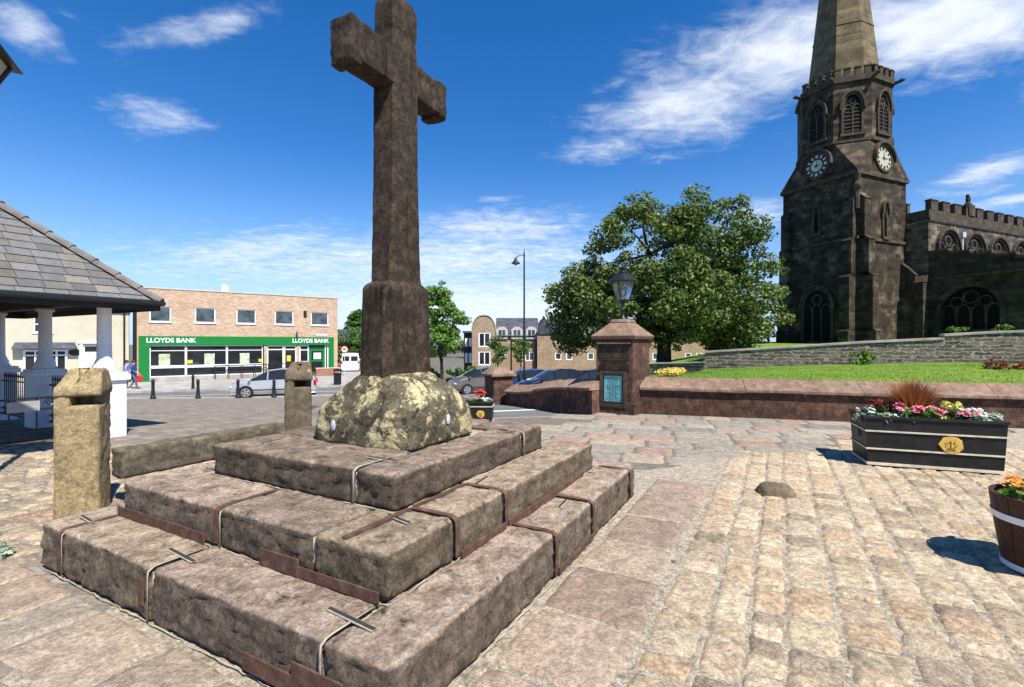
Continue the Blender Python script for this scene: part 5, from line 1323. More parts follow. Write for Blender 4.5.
def tree(name, loc, label, crown, trunk_h, trunk_r, clumpr, ncl, nleaf, leaf, mat, seed, group=None, limbs=9, flat=.62, shell=.5):
    """crown: list of (centre, radii) lobes relative to the foot"""
    rng = random.Random(seed); r = root(name, loc, 0, label, 'tree', group)
    cl = []
    for k in range(ncl):
        (c, rr) = rng.choices(crown, [x[1][0]*x[1][2] for x in crown])[0]
        while True:
            d = Vector((rng.gauss(0,1), rng.gauss(0,1), rng.gauss(0,1))).normalized() * rng.uniform(shell, 1) ** .6
            p = Vector(c) + Vector((d.x*rr[0], d.y*rr[1], d.z*rr[2]))
            if p.z > .6: break
        cl.append((tuple(p), clumpr * rng.uniform(.55, 1.35)))
    mb = MB(); top = max(c[2] for c, q in crown); tp = Vector((0,0,trunk_h))
    mb.tube([(0,0,-.4),(0,0,.15),(.04,0,trunk_h*.5),(0,.03,trunk_h)], [trunk_r*1.5, trunk_r*1.12, trunk_r*.95, trunk_r*.85], 12)
    tr = mb.build('trunk', M['bark'], r, smooth=True)
    L = MB(); ends = rng.sample(cl, min(limbs * 3, len(cl)))
    mains = []
    for k in range(limbs):
        e = Vector(ends[k][0]); m = tp.lerp(e, rng.uniform(.55, .75)) + Vector((0,0,rng.uniform(0,.5)))
        limb(L, tp - Vector((0,0,rng.uniform(0, trunk_h*.3))), m, trunk_r*.55, trunk_r*.25, rng); mains.append(m); limb(L, m, e, trunk_r*.25, .02, rng)
    for k in range(limbs, len(ends)):
        m = min(mains, key=lambda q: (q - Vector(ends[k][0])).length); limb(L, m, ends[k][0], trunk_r*.18, .015, rng, 5)
    L.build('limbs', M['bark'], r, smooth=True)
    leaf_cloud('crown', mat, cl, nleaf, leaf, r, seed, flat); return r
BT = (10.2, 33.0, -.2)
tree('broad_tree', BT, 'large spreading dark green tree behind the lantern pier', [((-4.2,0,4.6),(3.6,3.6,2.9)), ((-.8,0,7.9),(4.4,4.2,4.0)), ((3.0,0,8.9),(3.3,3.6,3.2)), ((4.2,0,4.2),(3.9,3.6,2.6)), ((0,-1,4.4),(4.5,4,2.6)), ((-5.6,.5,3.4),(2.0,2.5,1.8)), ((6.2,0,6.7),(1.6,2,1.0))],
     2.6, .48, .90, 440, 76000, .225, M['leaf_big'], 21, limbs=14, flat=.6)
tree('street_tree', (-5.4, 37.5, ground_z(-5.4, 37.5)), 'slim bright green young tree standing just right of the cross', [((0,0,3.7),(1.45,1.5,1.4)), ((.0,0,5.5),(1.2,1.2,1.5)), ((-.2,0,7.2),(.7,.7,1.2)), ((1.2,0,5.3),(.8,.8,.5))],
     2.2, .13, .50, 85, 8000, .20, M['leaf_bright'], 22, limbs=7)
tree('poplar_tree', (-24.5, 74, -1.1), 'tall narrow tree above the red house roofs, between bank and cross', [((.8,0,4.6),(1.5,1.5,2.6)), ((1.0,0,6.4),(.9,.9,1.6))], 2.0, .2, .7, 60, 5000, .32, M['leaf_mid'], 23, limbs=6)
tree('garden_tree', (-19.6, 58.5, -1.1), 'leafy green tree behind the white van, in front of the red house', [((0,0,2.6),(2.6,2,1.9)), ((2.6,0,2.0),(1.9,2,1.6)), ((-2.2,0,1.6),(1.4,1.6,1.3))], 1.2, .2, .8, 60, 6000, .28, M['leaf_mid'], 24, limbs=6)
tree('sapling', (.95, 52.5, ground_z(.95, 52.5)), 'small green sapling in front of the flats, near the lamp post', [((0,0,3.9),(.95,.9,1.3))], 2.6, .06, .45, 24, 1500, .22, M['leaf_mid'], 25, limbs=4)
tree('sapling', (-1.5, 52, ground_z(-1.5, 52)), 'thin green sapling in front of the curved gable of the flats', [((0,0,3.9),(.8,.8,1.5))], 2.4, .06, .45, 22, 1400, .22, M['leaf_mid'], 26, limbs=4)
tree('dark_tree', (19.5, 41, .6), 'dark tree in shade between the big tree and the church tower', [((0,0,2.4),(2.4,2,2.2)), ((-2.2,0,1.8),(1.8,2,1.6))], 1.3, .2, .8, 60, 6000, .26, M['leaf_dark'], 27, limbs=5)
def shrub(name, loc, label, size, n, leaf, mat, seed, cat='shrub', group=None, kind=None, rz=0, ncl=None):
    rng = random.Random(seed); r = root(name, loc, rz, label, cat, group); cl = []
    for k in range(ncl or 26):
        d = Vector((rng.uniform(-1,1), rng.uniform(-1,1), rng.uniform(0,1)))
        cl.append(((d.x*size[0], d.y*size[1], d.z*size[2]), min(size)*.45*rng.uniform(.7,1.3)))
    mb = MB()
    for k in range(6): limb(mb, (rng.uniform(-.2,.2)*size[0],0,-.1), cl[k][0], .02, .008, rng, 4)
    mb.build('stems', M['bark'], r); leaf_cloud('foliage', mat, cl, n, leaf, r, seed, .8); return r
shrub('hedge', (-4.4, 41.5, ground_z(-4.4, 41.5)), 'green clipped hedge beyond the bronze car by the slim tree', (3.0, .6, 1.5), 6000, .2, M['leaf_mid'], 31, 'hedge', ncl=60)
shrub('hedge', (3.9, 50.0, ground_z(3.9, 50)), 'low dark hedge along the front of the flats', (4.0, .6, 1.0), 5000, .22, M['leaf_dark'], 32, 'hedge', ncl=60)
shrub('wall_shrub', (15.0, 20.9, .82), 'bright green bush growing against the grey rubble wall', (.42, .25, .55), 900, .10, M['leaf_bright'], 33)
shrub('wall_plant', (18.9, 20.9, 1.95), 'leafy weed sprouting over the wall below the church window', (.35, .2, .42), 350, .10, M['leaf_bright'], 34, 'plant')
shrub('wall_plant', (20.3, 20.3, 2.0), 'taller weed above the wall coping nearer the right edge', (.22, .2, .5), 250, .10, M['leaf_bright'], 35, 'plant')
def bed_plants(name, label, line, n, mats, seed, w=.35, h=.22):
    """flower bed too dense to count"""
    rng = random.Random(seed); A, B = [Vector(p) for p in line]
    cl = []; d = (B - A).normalized(); nn = Vector((-d.y, d.x, 0))
    for k in range(150): cl.append((tuple(A.lerp(B, rng.random()) + nn*rng.uniform(-w, w) + Vector((0,0,rng.uniform(.02, h)))), .12))
    r = leaf_cloud(name, mats[0], cl, n, .07, None, seed, .8); tag(r, label, 'flower bed'); r['kind'] = 'stuff'
    leaf_cloud('leaves', mats[1], [(c, q*1.1) for c, q in cl], n // 2, .07, r, seed + 1, .7); return r
bed_plants('flower_bed', 'bed of dark red flowers on the lawn at the right', [(14.6, 14.9, .86), (20.2, 14.5, .88)], 3000, [M['p_dark'], M['leaf_dark']], 41, .5, .30)
bed_plants('flower_bed', 'strip of yellow and orange flowers at the left end of the lawn', [(4.6, 14.8, .77), (6.2, 18.3, .66)], 2200, [M['p_yellow'], M['p_orange']], 42, .22, .07)

# ------------------------------------------------------------------ planters and flowers
def planter(loc, rz, w, dp, h, label, taper=.03, bands=True, badge=(.62, .52)):
    r = root('planter', loc, rz, label, 'planter', 'black planters with gilt badges')
    th = .05; mb = MB()
    o = lambda e, z: [(-e, -e, z), (w+e, -e, z), (w+e, dp+e, z), (-e, dp+e, z)]
    # four tapering sides
    b, t, bi, ti = o(0, .03), o(taper, h), o(-th, .08), o(taper-th, h)
    mb.add(b + t + bi + ti, [(i, (i+1)%4, 4+(i+1)%4, 4+i) for i in range(4)] + [(4+i, 4+(i+1)%4, 12+(i+1)%4, 12+i) for i in range(4)] + [(8+i, 12+i, 12+(i+1)%4, 8+(i+1)%4) for i in range(4)] + [(3,2,1,0)])
    mb.build('box', M['planter'], r)
    for z, bh in ((.02, .035), (.235*h/.68, .020), (.48*h/.68, .020)) if bands else ((.36, .016), (.02, .02)):
        e = taper * z / h + .001; mb = MB(); P, Q = o(e + .014, z), o(e + .014, z + bh); p, q = o(e, z), o(e, z + bh)
        mb.add(P + Q + p + q, [(i, (i+1)%4, 4+(i+1)%4, 4+i) for i in range(4)] + [(4+i, 4+(i+1)%4, 12+(i+1)%4, 12+i) for i in range(4)] + [(i, 8+i, 8+(i+1)%4, (i+1)%4) for i in range(4)])
        mb.build('band', M['band'], r)
    mb = MB(); e = taper + .016; P, Q = o(e, h - .02), o(e, h + .012); p, q = o(taper - th - .01, h - .02), o(taper - th - .01, h + .012)
    mb.add(P + Q + p + q, [(i, (i+1)%4, 4+(i+1)%4, 4+i) for i in range(4)] + [(4+i, 4+(i+1)%4, 12+(i+1)%4, 12+i) for i in range(4)]); mb.build('rim', M['planter'], r)
    for z in (.2*h, .58*h):
        pass
    mb = MB(); mb.add(o(taper - th - .002, h - .07), [(0,1,2,3)]); mb.build('soil', M['earth'], r)
    bx, bz = badge[0] * w, badge[1] * h; s = .12 * h / .68
    mb = MB(); mb.extr([(bx + s*1.12*a, bz + s*b_) for a, b_ in ((-1,.05),(-.62,.78),(-.1,.98),(.55,.85),(.9,.55),(1,-.3),(.62,-.78),(.08,-1),(-.5,-.72))], (0, -taper*badge[1]-.002, 0), (1,0,0), (0,0,1), (0,-.014,0)); bd = mb.build('badge', M['gold'], r, bevel=.004)
    mb = MB(); y = -taper*badge[1] - .017
    for k in range(7): a = R(20 + 51*k); mb.tube([(bx + s*.35*math.cos(a), y, bz + s*.35*math.sin(a)), (bx + s*.55*math.cos(a+.6), y-.002, bz + s*.45*math.sin(a+.6))], .007, 5)
    mb.tube([(bx-s*.4, y, bz-s*.5), (bx+s*.45, y, bz-s*.5)], .008, 5); mb.tube([(bx, y, bz-s*.4), (bx, y, bz+s*.5)], .007, 5); mb.build('relief', M['badge_relief'], bd)
    return r
PA = math.atan2(-.357, .934)
PL = Vector((4.96, 6.83)); PD = Vector((.934, -.357)); PN = Vector((.357, .934))
p1 = planter((PL.x, PL.y, 0), PA, 1.47, .72, .68, 'large black rectangular planter with pale bands on the setts, in front of the red wall')
mb = MB(); mb.box(-.035, -.012, .30, .44, .36, .47); mb.box(-.037, -.034, .33, .41, .385, .445); mb.build('handle', M['lead'], p1)
def bedding(name, loc, label, foliage, blooms, r, h, seed, nl=220, nb=16, bs=.035, group=None, leaf=.05, flat=True):
    rng = random.Random(seed); rt = root(name, loc, 0, label, 'plant', group)
    cl = [((rng.uniform(-r, r), rng.uniform(-r, r)*.7, rng.uniform(.0, h)), r*.45) for _ in range(8)]
    leaf_cloud('foliage', foliage, cl, nl, leaf, rt, seed, .8)
    if blooms:
        mb = MB()
        for k in range(nb):
            a, q = rng.uniform(0, 6.28), r * rng.random() ** .5; c = Vector((q*math.cos(a), q*math.sin(a)*.7, h * rng.uniform(.75, 1.25)))
            n = Vector((rng.uniform(-.5,.5), rng.uniform(-.8,.2), 1)).normalized(); s = bs * rng.uniform(.75, 1.25)
            t = n.cross(Vector((1,.2,0))).normalized(); b = n.cross(t)
            for ring_, up in ((1.0, .15), (.6, .5)):
                for m in range(5):
                    a0 = 6.283*m/5 + ring_*2; d = t*math.cos(a0) + b*math.sin(a0); e = t*math.cos(a0+1.57) + b*math.sin(a0+1.57)
                    mb.add([c, c + d*s*.6*ring_ - e*s*.5*ring_ + n*s*up*.6, c + d*s*ring_ + n*s*up, c + d*s*.6*ring_ + e*s*.5*ring_ + n*s*up*.6], [(0,1,2,3)])
        mb.build('blossom', blooms, rt)
    return rt
def pp(a, b, z=.63): q = PL + PD*a + PN*b; return (q.x, q.y, z)
gr = root('ornamental_grass', pp(.62, .36), 0, 'spiky rust-red ornamental grass fanning up from the black planter', 'plant')
rng = random.Random(50); mb = MB()
for k in range(1500):
    a = rng.uniform(0, 6.28); lean = rng.random() ** .7 * .40; h = rng.uniform(.38, .66) * (1 - lean*.5); d = Vector((math.cos(a), math.sin(a)*.75, 0)); w = Vector((-d.y, d.x, 0)) * .0042
    b0 = d * rng.uniform(0, .12); p1_ = b0 + d*lean*.35 + Vector((0,0,h*.55)); p2_ = b0 + d*lean + Vector((0,0,h))
    mb.add([b0 - w, b0 + w, p1_ + w, p1_ - w, p2_], [(0,1,2,3), (3,2,4)])
mb.build('blades', M['red_blade'], gr)
spec = [(.06, .2, 'leaf_grey', 'p_white', 'silvery white-flowered plant spilling over the left corner of the large planter', .15, .10, 30, .02),
        (.24, .26, 'leaf_dark', 'p_dark', 'dark red begonia near the left end of the large planter', .12, .16, 16, .045),
        (.30, .10, 'leaf_grey', 'p_white', 'low white bedding plant in front of the dark red begonia', .12, .06, 26, .02),
        (.45, .14, 'leaf_bright', 'p_pink', 'pink begonia left of the rust-red grass', .09, .13, 8, .06),
        (.62, .10, 'leaf_bright', 'p_pink', 'pink begonia directly in front of the rust-red grass', .09, .12, 7, .065),
        (.80, .12, 'leaf_bright', 'p_pink', 'paler pink begonia between the red grass and the yellow plant', .09, .13, 7, .06),
        (.96, .20, 'p_yellow', None, 'yellow-leaved plant right of the rust-red grass', .11, .20, 0, .03),
        (1.16, .14, 'leaf_dark', 'p_pink', 'dusky pink bedding plant right of the yellow plant', .12, .10, 14, .035),
        (1.26, .28, 'leaf_grey', 'p_white', 'white-flowered plant behind the dusky pink one in the planter', .13, .12, 34, .022),
        (1.40, .2, 'leaf_grey', 'p_white', 'trailing silvery plant with white flowers at the right end of the planter', .14, .09, 34, .022)]
for i, (a, b, f, bl, lab, r_, h_, nb, bs) in enumerate(spec):
    bedding('bedding_plant', pp(a, b, .63), lab, M[f], M[bl] if bl else None, r_ * 1.15, h_ * 1.3, 60 + i, 300, nb, bs, 'bedding plants in the black planters')
# barrel
BC = Vector((4.03, 3.63))
br = root('barrel_planter', (BC.x, BC.y, 0), 0, 'half barrel of brown staves with white hoops at the right edge', 'planter')
prof = [(.285, 0), (.30, .10), (.33, .30), (.355, .50), (.362, .56)]
M['stave'] = stone('stained_staves', [(.030,.014,.010), (.06,.028,.019), (.10,.05,.034)], 3, .003, 18, rough=.6)
for k in range(20):
    a0, a1 = R(18*k + .5), R(18*k + 17.5); mb = MB(); vs = []
    for rr, z in prof:
        for a in (a0, (a0+a1)/2, a1): vs.append((rr*math.cos(a), rr*math.sin(a), z))
        for a in (a1, (a0+a1)/2, a0): vs.append(((rr-.03)*math.cos(a), (rr-.03)*math.sin(a), z))
    fs = [(i*6+j, i*6+(j+1)%6, (i+1)*6+(j+1)%6, (i+1)*6+j) for i in range(len(prof)-1) for j in range(6)]; m = (len(prof)-1)*6
    fs += [(5,4,3,2,1,0), tuple(range(m, m+6))]; mb.add(vs, fs); mb.build('stave', M['stave'], br)
for z0, z1 in ((.015, .06), (.375, .425)):
    mb = MB(); f = lambda z: interp(z, [p[1] for p in prof], [p[0] for p in prof]); n = 40; vs = []
    for k in range(n):
        a = 2*math.pi*k/n
        for rr, z in ((f(z0)+.001,z0),(f(z0)+.009,z0),(f(z1)+.009,z1),(f(z1)+.001,z1)): vs.append((rr*math.cos(a), rr*math.sin(a), z))
    mb.add(vs, [(k*4+j, ((k+1)%n)*4+j, ((k+1)%n)*4+(j+1)%4, k*4+(j+1)%4) for k in range(n) for j in range(4)]); mb.build('hoop', M['white'], br)
mb = MB(); mb.lathe([(.01,.50),(.332,.50)], (0,0,0), 24, cap=False); mb.build('soil', M['earth'], br)
for i, (dx, dy, f, bl, lab, nb, bs) in enumerate([(-.19, .02, 'leaf_bright', 'p_orange', 'orange-flowered plant at the left side of the barrel', 16, .036), (-.02, -.17, 'leaf_bright', 'p_orange', 'orange-flowered plant at the front of the barrel', 16, .036),
      (-.04, .20, 'leaf_bright', 'p_orange', 'orange-flowered plant at the back of the barrel', 16, .036), (.08, .03, 'leaf_mid', 'p_red', 'red geranium rising from the middle of the barrel', 12, .05), (.19, -.04, 'leaf_bright', 'p_orange', 'orange-flowered plant at the right side of the barrel', 12, .036)]):
    bedding('bedding_plant', (BC.x + dx, BC.y + dy, .52), lab, M[f], M[bl], .12, .09 if bl == 'p_orange' else .14, 80 + i, 220, nb, bs, 'bedding plants in the barrel')
# small planter beyond the cross
qx, qy = -1.30, 10.55
p2 = planter((qx, qy, ground_z(qx, qy)), R(-2), .86, .5, .46, 'smaller black planter half hidden behind the lichen-covered block of the cross', .02, False, (.72, .45))
for i, (a, b, f, bl, lab, nb, bs, h_) in enumerate([(.14, .2, 'leaf_bright', 'p_yellow', 'yellow-flowered plant at the left end of the smaller planter', 10, .03, .08), (.30, .16, 'leaf_bright', 'p_lilac', 'lilac-flowered plant in the smaller planter', 12, .035, .10),
      (.52, .2, 'leaf_bright', 'p_pink', 'pink-flowered plant in the smaller planter', 10, .035, .08), (.58, .32, 'leaf_bright', 'p_red', 'bright red geranium standing tallest in the smaller planter', 14, .055, .19), (.74, .18, 'leaf_grey', 'p_white', 'white-flowered plant at the right end of the smaller planter', 22, .03, .08)]):
    bedding('bedding_plant', (qx + a, qy + b, ground_z(qx, qy) + .43), lab, M[f], M[bl], .10, h_, 90 + i, 160, nb, bs, 'bedding plants in the smaller planter')
tf = bedding('weed_tuft', (-4.13, 3.92, 0), 'grey-green weed tuft on the paving at the far left edge', M['leaf_grey'], None, .10, .10, 99, 260, 0, .03, None, .045)
# ------------------------------------------------------------------ vehicles
def car(name, loc, rz, label, paint, st, L, W, group='parked and passing cars', van=False, wheels=(.60, -.62), wr=.31):
    """st: stations from the nose back: (x/L, belt z, roof z, half-width factor, roof-width factor)"""
    r = root(name, loc, rz, label, 'van' if van else 'car', group); w = W / 2
    rows = []
    for x, bz, rz_, wf, rf in st:
        X = x * L / 2; k = w * wf
        rows.append([(X, k*.90, .20), (X, k*.99, .36), (X, k*1.0, .55 if bz > .6 else bz*.8), (X, k*.965, bz), (X, k*rf, rz_), (X, k*rf*.5, rz_ + .035), (X, 0, rz_ + .045)])
    body, glass, shield = MB(), MB(), MB(); n = 7
    def cell(m, a, b, i, s):
        p = [rows[a][i], rows[a][i+1], rows[b][i+1], rows[b][i]]; p = [(x, y*s, z) for x, y, z in p]
        m.add(p, [(0,1,2,3) if s < 0 else (3,2,1,0)])
    m = len(st)
    for a in range(m - 1):
        b = a + 1
        cab_a, cab_b = st[a][2] - st[a][1] > .2, st[b][2] - st[b][1] > .2
        for s in (1, -1):
            for i in range(n - 1):
                tgt = body
                if i == 3 and cab_a and cab_b and not (van and a > 4): tgt = glass
                elif i >= 4 and (cab_a != cab_b): tgt = shield
                elif i == 3 and (cab_a != cab_b): tgt = glass
                cell(tgt, a, b, i, s)
    for a in (0, m-1):
        half = rows[a]; ring_ = [(x, -y, z) for x, y, z in half] + half[::-1][1:]
        body.add(ring_, [tuple(range(len(ring_)))])
    bt_ = [rows[0][0], rows[-1][0]]; body.add([(bt_[0][0], -w*.86, .2), (bt_[0][0], w*.86, .2), (bt_[1][0], w*.86, .2), (bt_[1][0], -w*.86, .2)], [(0,1,2,3)])
    bo = body.build('body', paint, r, smooth=False)
    md = bo.modifiers.new('w', 'WELD'); md.merge_threshold = .001; md = bo.modifiers.new('b', 'BEVEL'); md.width = .03; md.segments = 2; md.angle_limit = R(25)
    for s in (1, -1):
        g2 = MB()
        for q in glass.f:
            if sum(glass.v[i][1] for i in q) * s > 0: g2.add([glass.v[i] for i in q], [(0,1,2,3)])
        g2.build('side_window', M['glass'], r)
    shield.build('windscreen', M['glass'], r)
    for s in (1, -1):                                       # pillars and a seam along the doors
        mb = MB()
        for f in (.12, -.30, -.62):
            i = min(range(m-1), key=lambda q: abs(st[q][0] - f)); x = f * L / 2
            j = next(q for q in range(m-1) if st[q][0] >= f >= st[q+1][0]); t = (st[j][0]-f) / (st[j][0]-st[j+1][0])
            p = [Vector(rows[j][k]).lerp(Vector(rows[j+1][k]), t) for k in (3, 4)]
            if p[1].z - p[0].z > .2: mb.tube([(q.x, (q.y + .004)*s, q.z) for q in p], .035, 6)
        if mb.v: mb.build('pillar', paint, r)
        mb = MB(); mb.box(-.18*L, .22*L, w*.985*s - .008, w*.985*s + .014, .40, .46); mb.build('side_strip', M['black'], r)
        mb = MB(); mb.ball((.26*L, (w+.07)*s, st[3][1] + .06), (.07,.09,.06), 8, 6); mb.build('mirror', paint, r, smooth=True)
        for x in wheels:
            X = x * L / 2; mb = MB(); seg = 22
            def disc(mbx, rad, y0, y1):
                vs = [(X + rad*math.cos(2*math.pi*k/seg), y*s, wr + rad*math.sin(2*math.pi*k/seg)) for y in (y0, y1) for k in range(seg)]
                mbx.add(vs, [(k, (k+1)%seg, seg+(k+1)%seg, seg+k) for k in range(seg)] + [tuple(range(seg)), tuple(range(seg, 2*seg))])
            am = MB(); disc(am, wr + .055, w*.5, w + .004); am.build('wheel_arch', M['black'], r)
            disc(mb, wr, w*.6, w + .022); wh = mb.build('wheel', M['tyre'], r)
            mb = MB()
            for k in range(5):
                a = 2*math.pi*k/5; c, sn = math.cos(a), math.sin(a); p = wr*.62
                mb.add([(X + c*.03 - sn*.035, (w+.032)*s, wr + sn*.03 + c*.035), (X + c*p - sn*.05, (w+.032)*s, wr + sn*p + c*.05), (X + c*p + sn*.05, (w+.032)*s, wr + sn*p - c*.05), (X + c*.03 + sn*.035, (w+.032)*s, wr + sn*.03 - c*.035)], [(0,1,2,3)])
            vs = [(X + rad*math.cos(2*math.pi*k/seg), (w+.03)*s, wr + rad*math.sin(2*math.pi*k/seg)) for rad in (wr*.70, wr*.58) for k in range(seg)]
            mb.add(vs, [(k, (k+1)%seg, seg+(k+1)%seg, seg+k) for k in range(seg)]); mb.build('rim', M['rim'], wh)
        mb = MB(); X = st[1][0]*L/2; mb.ball((X*.985, w*.66*s, st[1][1]*.90), (.12,.20,.085), 8, 6); mb.build('headlight', M['lens'], r, smooth=True)
        X = st[-2][0]*L/2; mb = MB(); mb.box(X-.08, X+.07, min(w*.80*s, w*.93*s), max(w*.80*s, w*.93*s), st[-2][1]-.28, st[-2][1]-.02); mb.build('tail_light', M['tail'], r, bevel=.02)
    X = st[0][0]*L/2; mb = MB(); mb.box(X-.02, X+.03, -w*.42, w*.42, .27, .42); mb.build('grille', M['black'], r)
    mb = MB(); mb.box(X+.032, X+.04, -.26, .26, .44, .54); mb.build('number_plate', M['white'], r)
    X = st[-1][0]*L/2; mb = MB(); mb.box(X-.03, X-.005, -.26, .26, .50 if not van else .60, .61 if not van else .71); mb.build('number_plate', M['yellow'] if not van else M['white'], r)
    return r
HATCH = [(1.0,.50,.55,.66,.7), (.95,.66,.71,.84,.8), (.80,.78,.85,.96,.84), (.50,.90,.97,1,.86), (.12,.94,1.40,1,.70), (-.18,.95,1.48,1,.70), (-.55,.98,1.46,.99,.68), (-.80,1.02,1.36,.96,.64), (-.97,.92,.97,.88,.78), (-1.0,.55,.60,.82,.8)]
MPV = [(1.0,.55,.60,.70,.7), (.94,.74,.80,.86,.8), (.80,.88,.96,.96,.84), (.58,1.0,1.08,1,.86), (.20,1.04,1.50,1,.74), (-.15,1.05,1.62,1,.74), (-.60,1.08,1.60,.99,.73), (-.86,1.10,1.50,.97,.70), (-.98,.95,1.02,.92,.8), (-1.0,.55,.60,.86,.8)]
VAN = [(1.0,.60,.66,.74,.7), (.92,.84,.90,.9,.84), (.72,1.0,1.08,.98,.86), (.56,1.06,1.16,1,.88), (.30,1.10,1.72,1,.84), (-.05,1.12,1.84,1,.84), (-.5,1.14,1.86,1,.84), (-.93,1.14,1.84,.99,.84), (-.985,1.12,1.80,.98,.83), (-1.0,1.10,1.74,.96,.8)]
def on_road(x, y): return (x, y, ground_z(x, y) - .02)
ra = math.atan2(RDIR[1], RDIR[0])
car('hatchback_car', on_road(-12.95, 26.75), ra + math.pi, 'silver hatchback on the road in front of the green shopfront', M['silver'], HATCH, 4.25, 1.78)
v = car('small_van', (-16.5, 50.0, -1.13), R(108), 'white van seen from behind, parked beyond the bank by the round road sign', M['van_white'], VAN, 4.1, 1.75, van=True)
for s in (-1, 1): mb = MB(); mb.box(-2.07, -2.03, min(.08*s, .70*s), max(.08*s, .70*s), 1.12, 1.58); mb.build('rear_window', M['glass'], v)
car('people_carrier', on_road(-1.95, 31.0), R(203), 'bronze people carrier parked facing left behind the small gate pier', M['bronze'], MPV, 4.0, 1.75)
car('hatchback_car', on_road(.75, 31.6), R(196), 'blue hatchback showing its roof over the curved wall, next to the lamp post', M['blue'], HATCH, 4.0, 1.72)
car('saloon_car', on_road(2.45, 28.9), R(200), 'dark navy car behind the middle of the curved red wall', M['navy'], HATCH, 4.3, 1.76)
car('hatchback_car', on_road(4.6, 29.2), R(190), 'dark blue car half hidden behind the notice-board pier', M['navy'], HATCH, 4.1, 1.75)

# ------------------------------------------------------------------ street furniture
def bollard(x, y, label):
    r = root('bollard', (x, y, ground_z(x, y)), 0, label, 'bollard', 'black bollards along the road')
    mb = MB(); mb.lathe([(.13,-.05),(.13,.06),(.105,.10),(.085,.20),(.07,.62),(.068,.78),(.085,.80),(.085,.84),(.07,.86),(.075,.90),(.05,.95),(.01,.97)], (0,0,0), 16); mb.build('post', M['black'], r, smooth=True)
    mb = MB(); mb.lathe([(.0735,.66),(.0735,.71)], (0,0,0), 16, cap=False); mb.build('collar', M['black'], r)
def kerbpt(px, b):
    t = (px - PX) / F; k = RDIR[1] / RDIR[0]; n = Vector((-RDIR[1], RDIR[0])) * b
    x0, y0 = RP[0] + n.x, RP[1] + n.y; y = (y0 - k*x0) / (1 - k*t); return t*y, y
for px, b, lab in ((153, -.35, 'black bollard on the square kerb, leftmost, nearest the white column'), (198, -.35, 'black bollard on the square kerb just left of the silver car'),
                   (238, -.35, 'black bollard in front of the silver car front wheel'), (274, -.35, 'black bollard before the silver car doors, beside the dark stone post'),
                   (193, 5.7, 'black bollard across the road on the bank pavement')):
    bollard(*kerbpt(px, b), lab)
lx, ly = .75, 30.2; gz = ground_z(lx, ly)
r = root('street_lamp', (lx, ly, gz), 0, 'tall slim black lamp post with one bell-shaped lantern on an arm', 'street lamp')
H = 7.55 - gz
mb = MB(); mb.tube([(0,0,-.1),(0,0,1.2)], .10, 12); mb.tube([(0,0,1.2),(0,0,H-.3)], [.062,.048], 12); mb.tube([(0,0,H-.3),(0,0,H)], [.045,.008], 8); mb.build('post', M['black'], r)
mb = MB(); mb.tube([(0,0,H-.42),(-.22,0,H-.40),(-.46,0,H-.50),(-.52,0,H-.60)], .022, 8); mb.build('arm', M['black'], r)
mb = MB(); mb.lathe([(.04,0),(.10,-.05),(.09,-.14),(.13,-.20),(.27,-.34),(.28,-.37),(.10,-.36)], (-.52,0,H-.56), 16); mb.build('lamp_hood', M['black'], r, smooth=True)
mb = MB(); mb.ball((-.52,0,H-.94), (.12,.12,.10), 12, 8); mb.build('lamp_globe', M['lamp_glass'], r, smooth=True)
sx, sy = -14.35, 42.0
r = root('road_sign', (sx, sy, -1.08), R(18), 'round red-rimmed speed sign on a grey pole beyond the bank', 'road sign')
mb = MB(); mb.tube([(0,0,0),(0,0,2.55)], .035, 8); mb.build('pole', M['grey_pipe'], r)
mb = MB(); ci = lambda q: [(q*math.cos(R(a)), q*math.sin(R(a))) for a in range(0,360,15)]
mb.extr(ci(.31), (0,-.04,2.28), X3, Z3, (0,-.012,0)); pl = mb.build('plate', M['white'], r)
mb = MB(); mb.ring(ci(.312), ci(.235), (0,-.053,2.28), X3, Z3, (0,-.006,0)); mb.build('red_rim', M['tail'], pl)
letters('numerals', '30', .30, M['black'], pl, (0,-.054,2.28), (R(90),0,0), .004, bold=.012)
bx_, by_ = kerbpt(337.5, 6.2)
r = root('litter_bin', (bx_, by_, -1.06), 0, 'black litter bin standing on the pavement by the low brick wall', 'litter bin')
mb = MB(); mb.lathe([(.20,0),(.24,.03),(.25,.70),(.28,.72),(.28,.78)], (0,0,0), 14); mb.build('body', M['black'], r)
mb = MB(); mb.lathe([(.30,.93),(.30,.98),(.20,1.05),(.02,1.08)], (0,0,0), 14); mb.build('lid', M['black'], r)
mb = MB(); [mb.box(a-.02, a+.02, -.02, .02, .75, .95) for a in (-.22, .22)]; mb.box(-.24,.24,-.02,.02,.90,.935); mb.build('lid_bracket', M['black'], r)

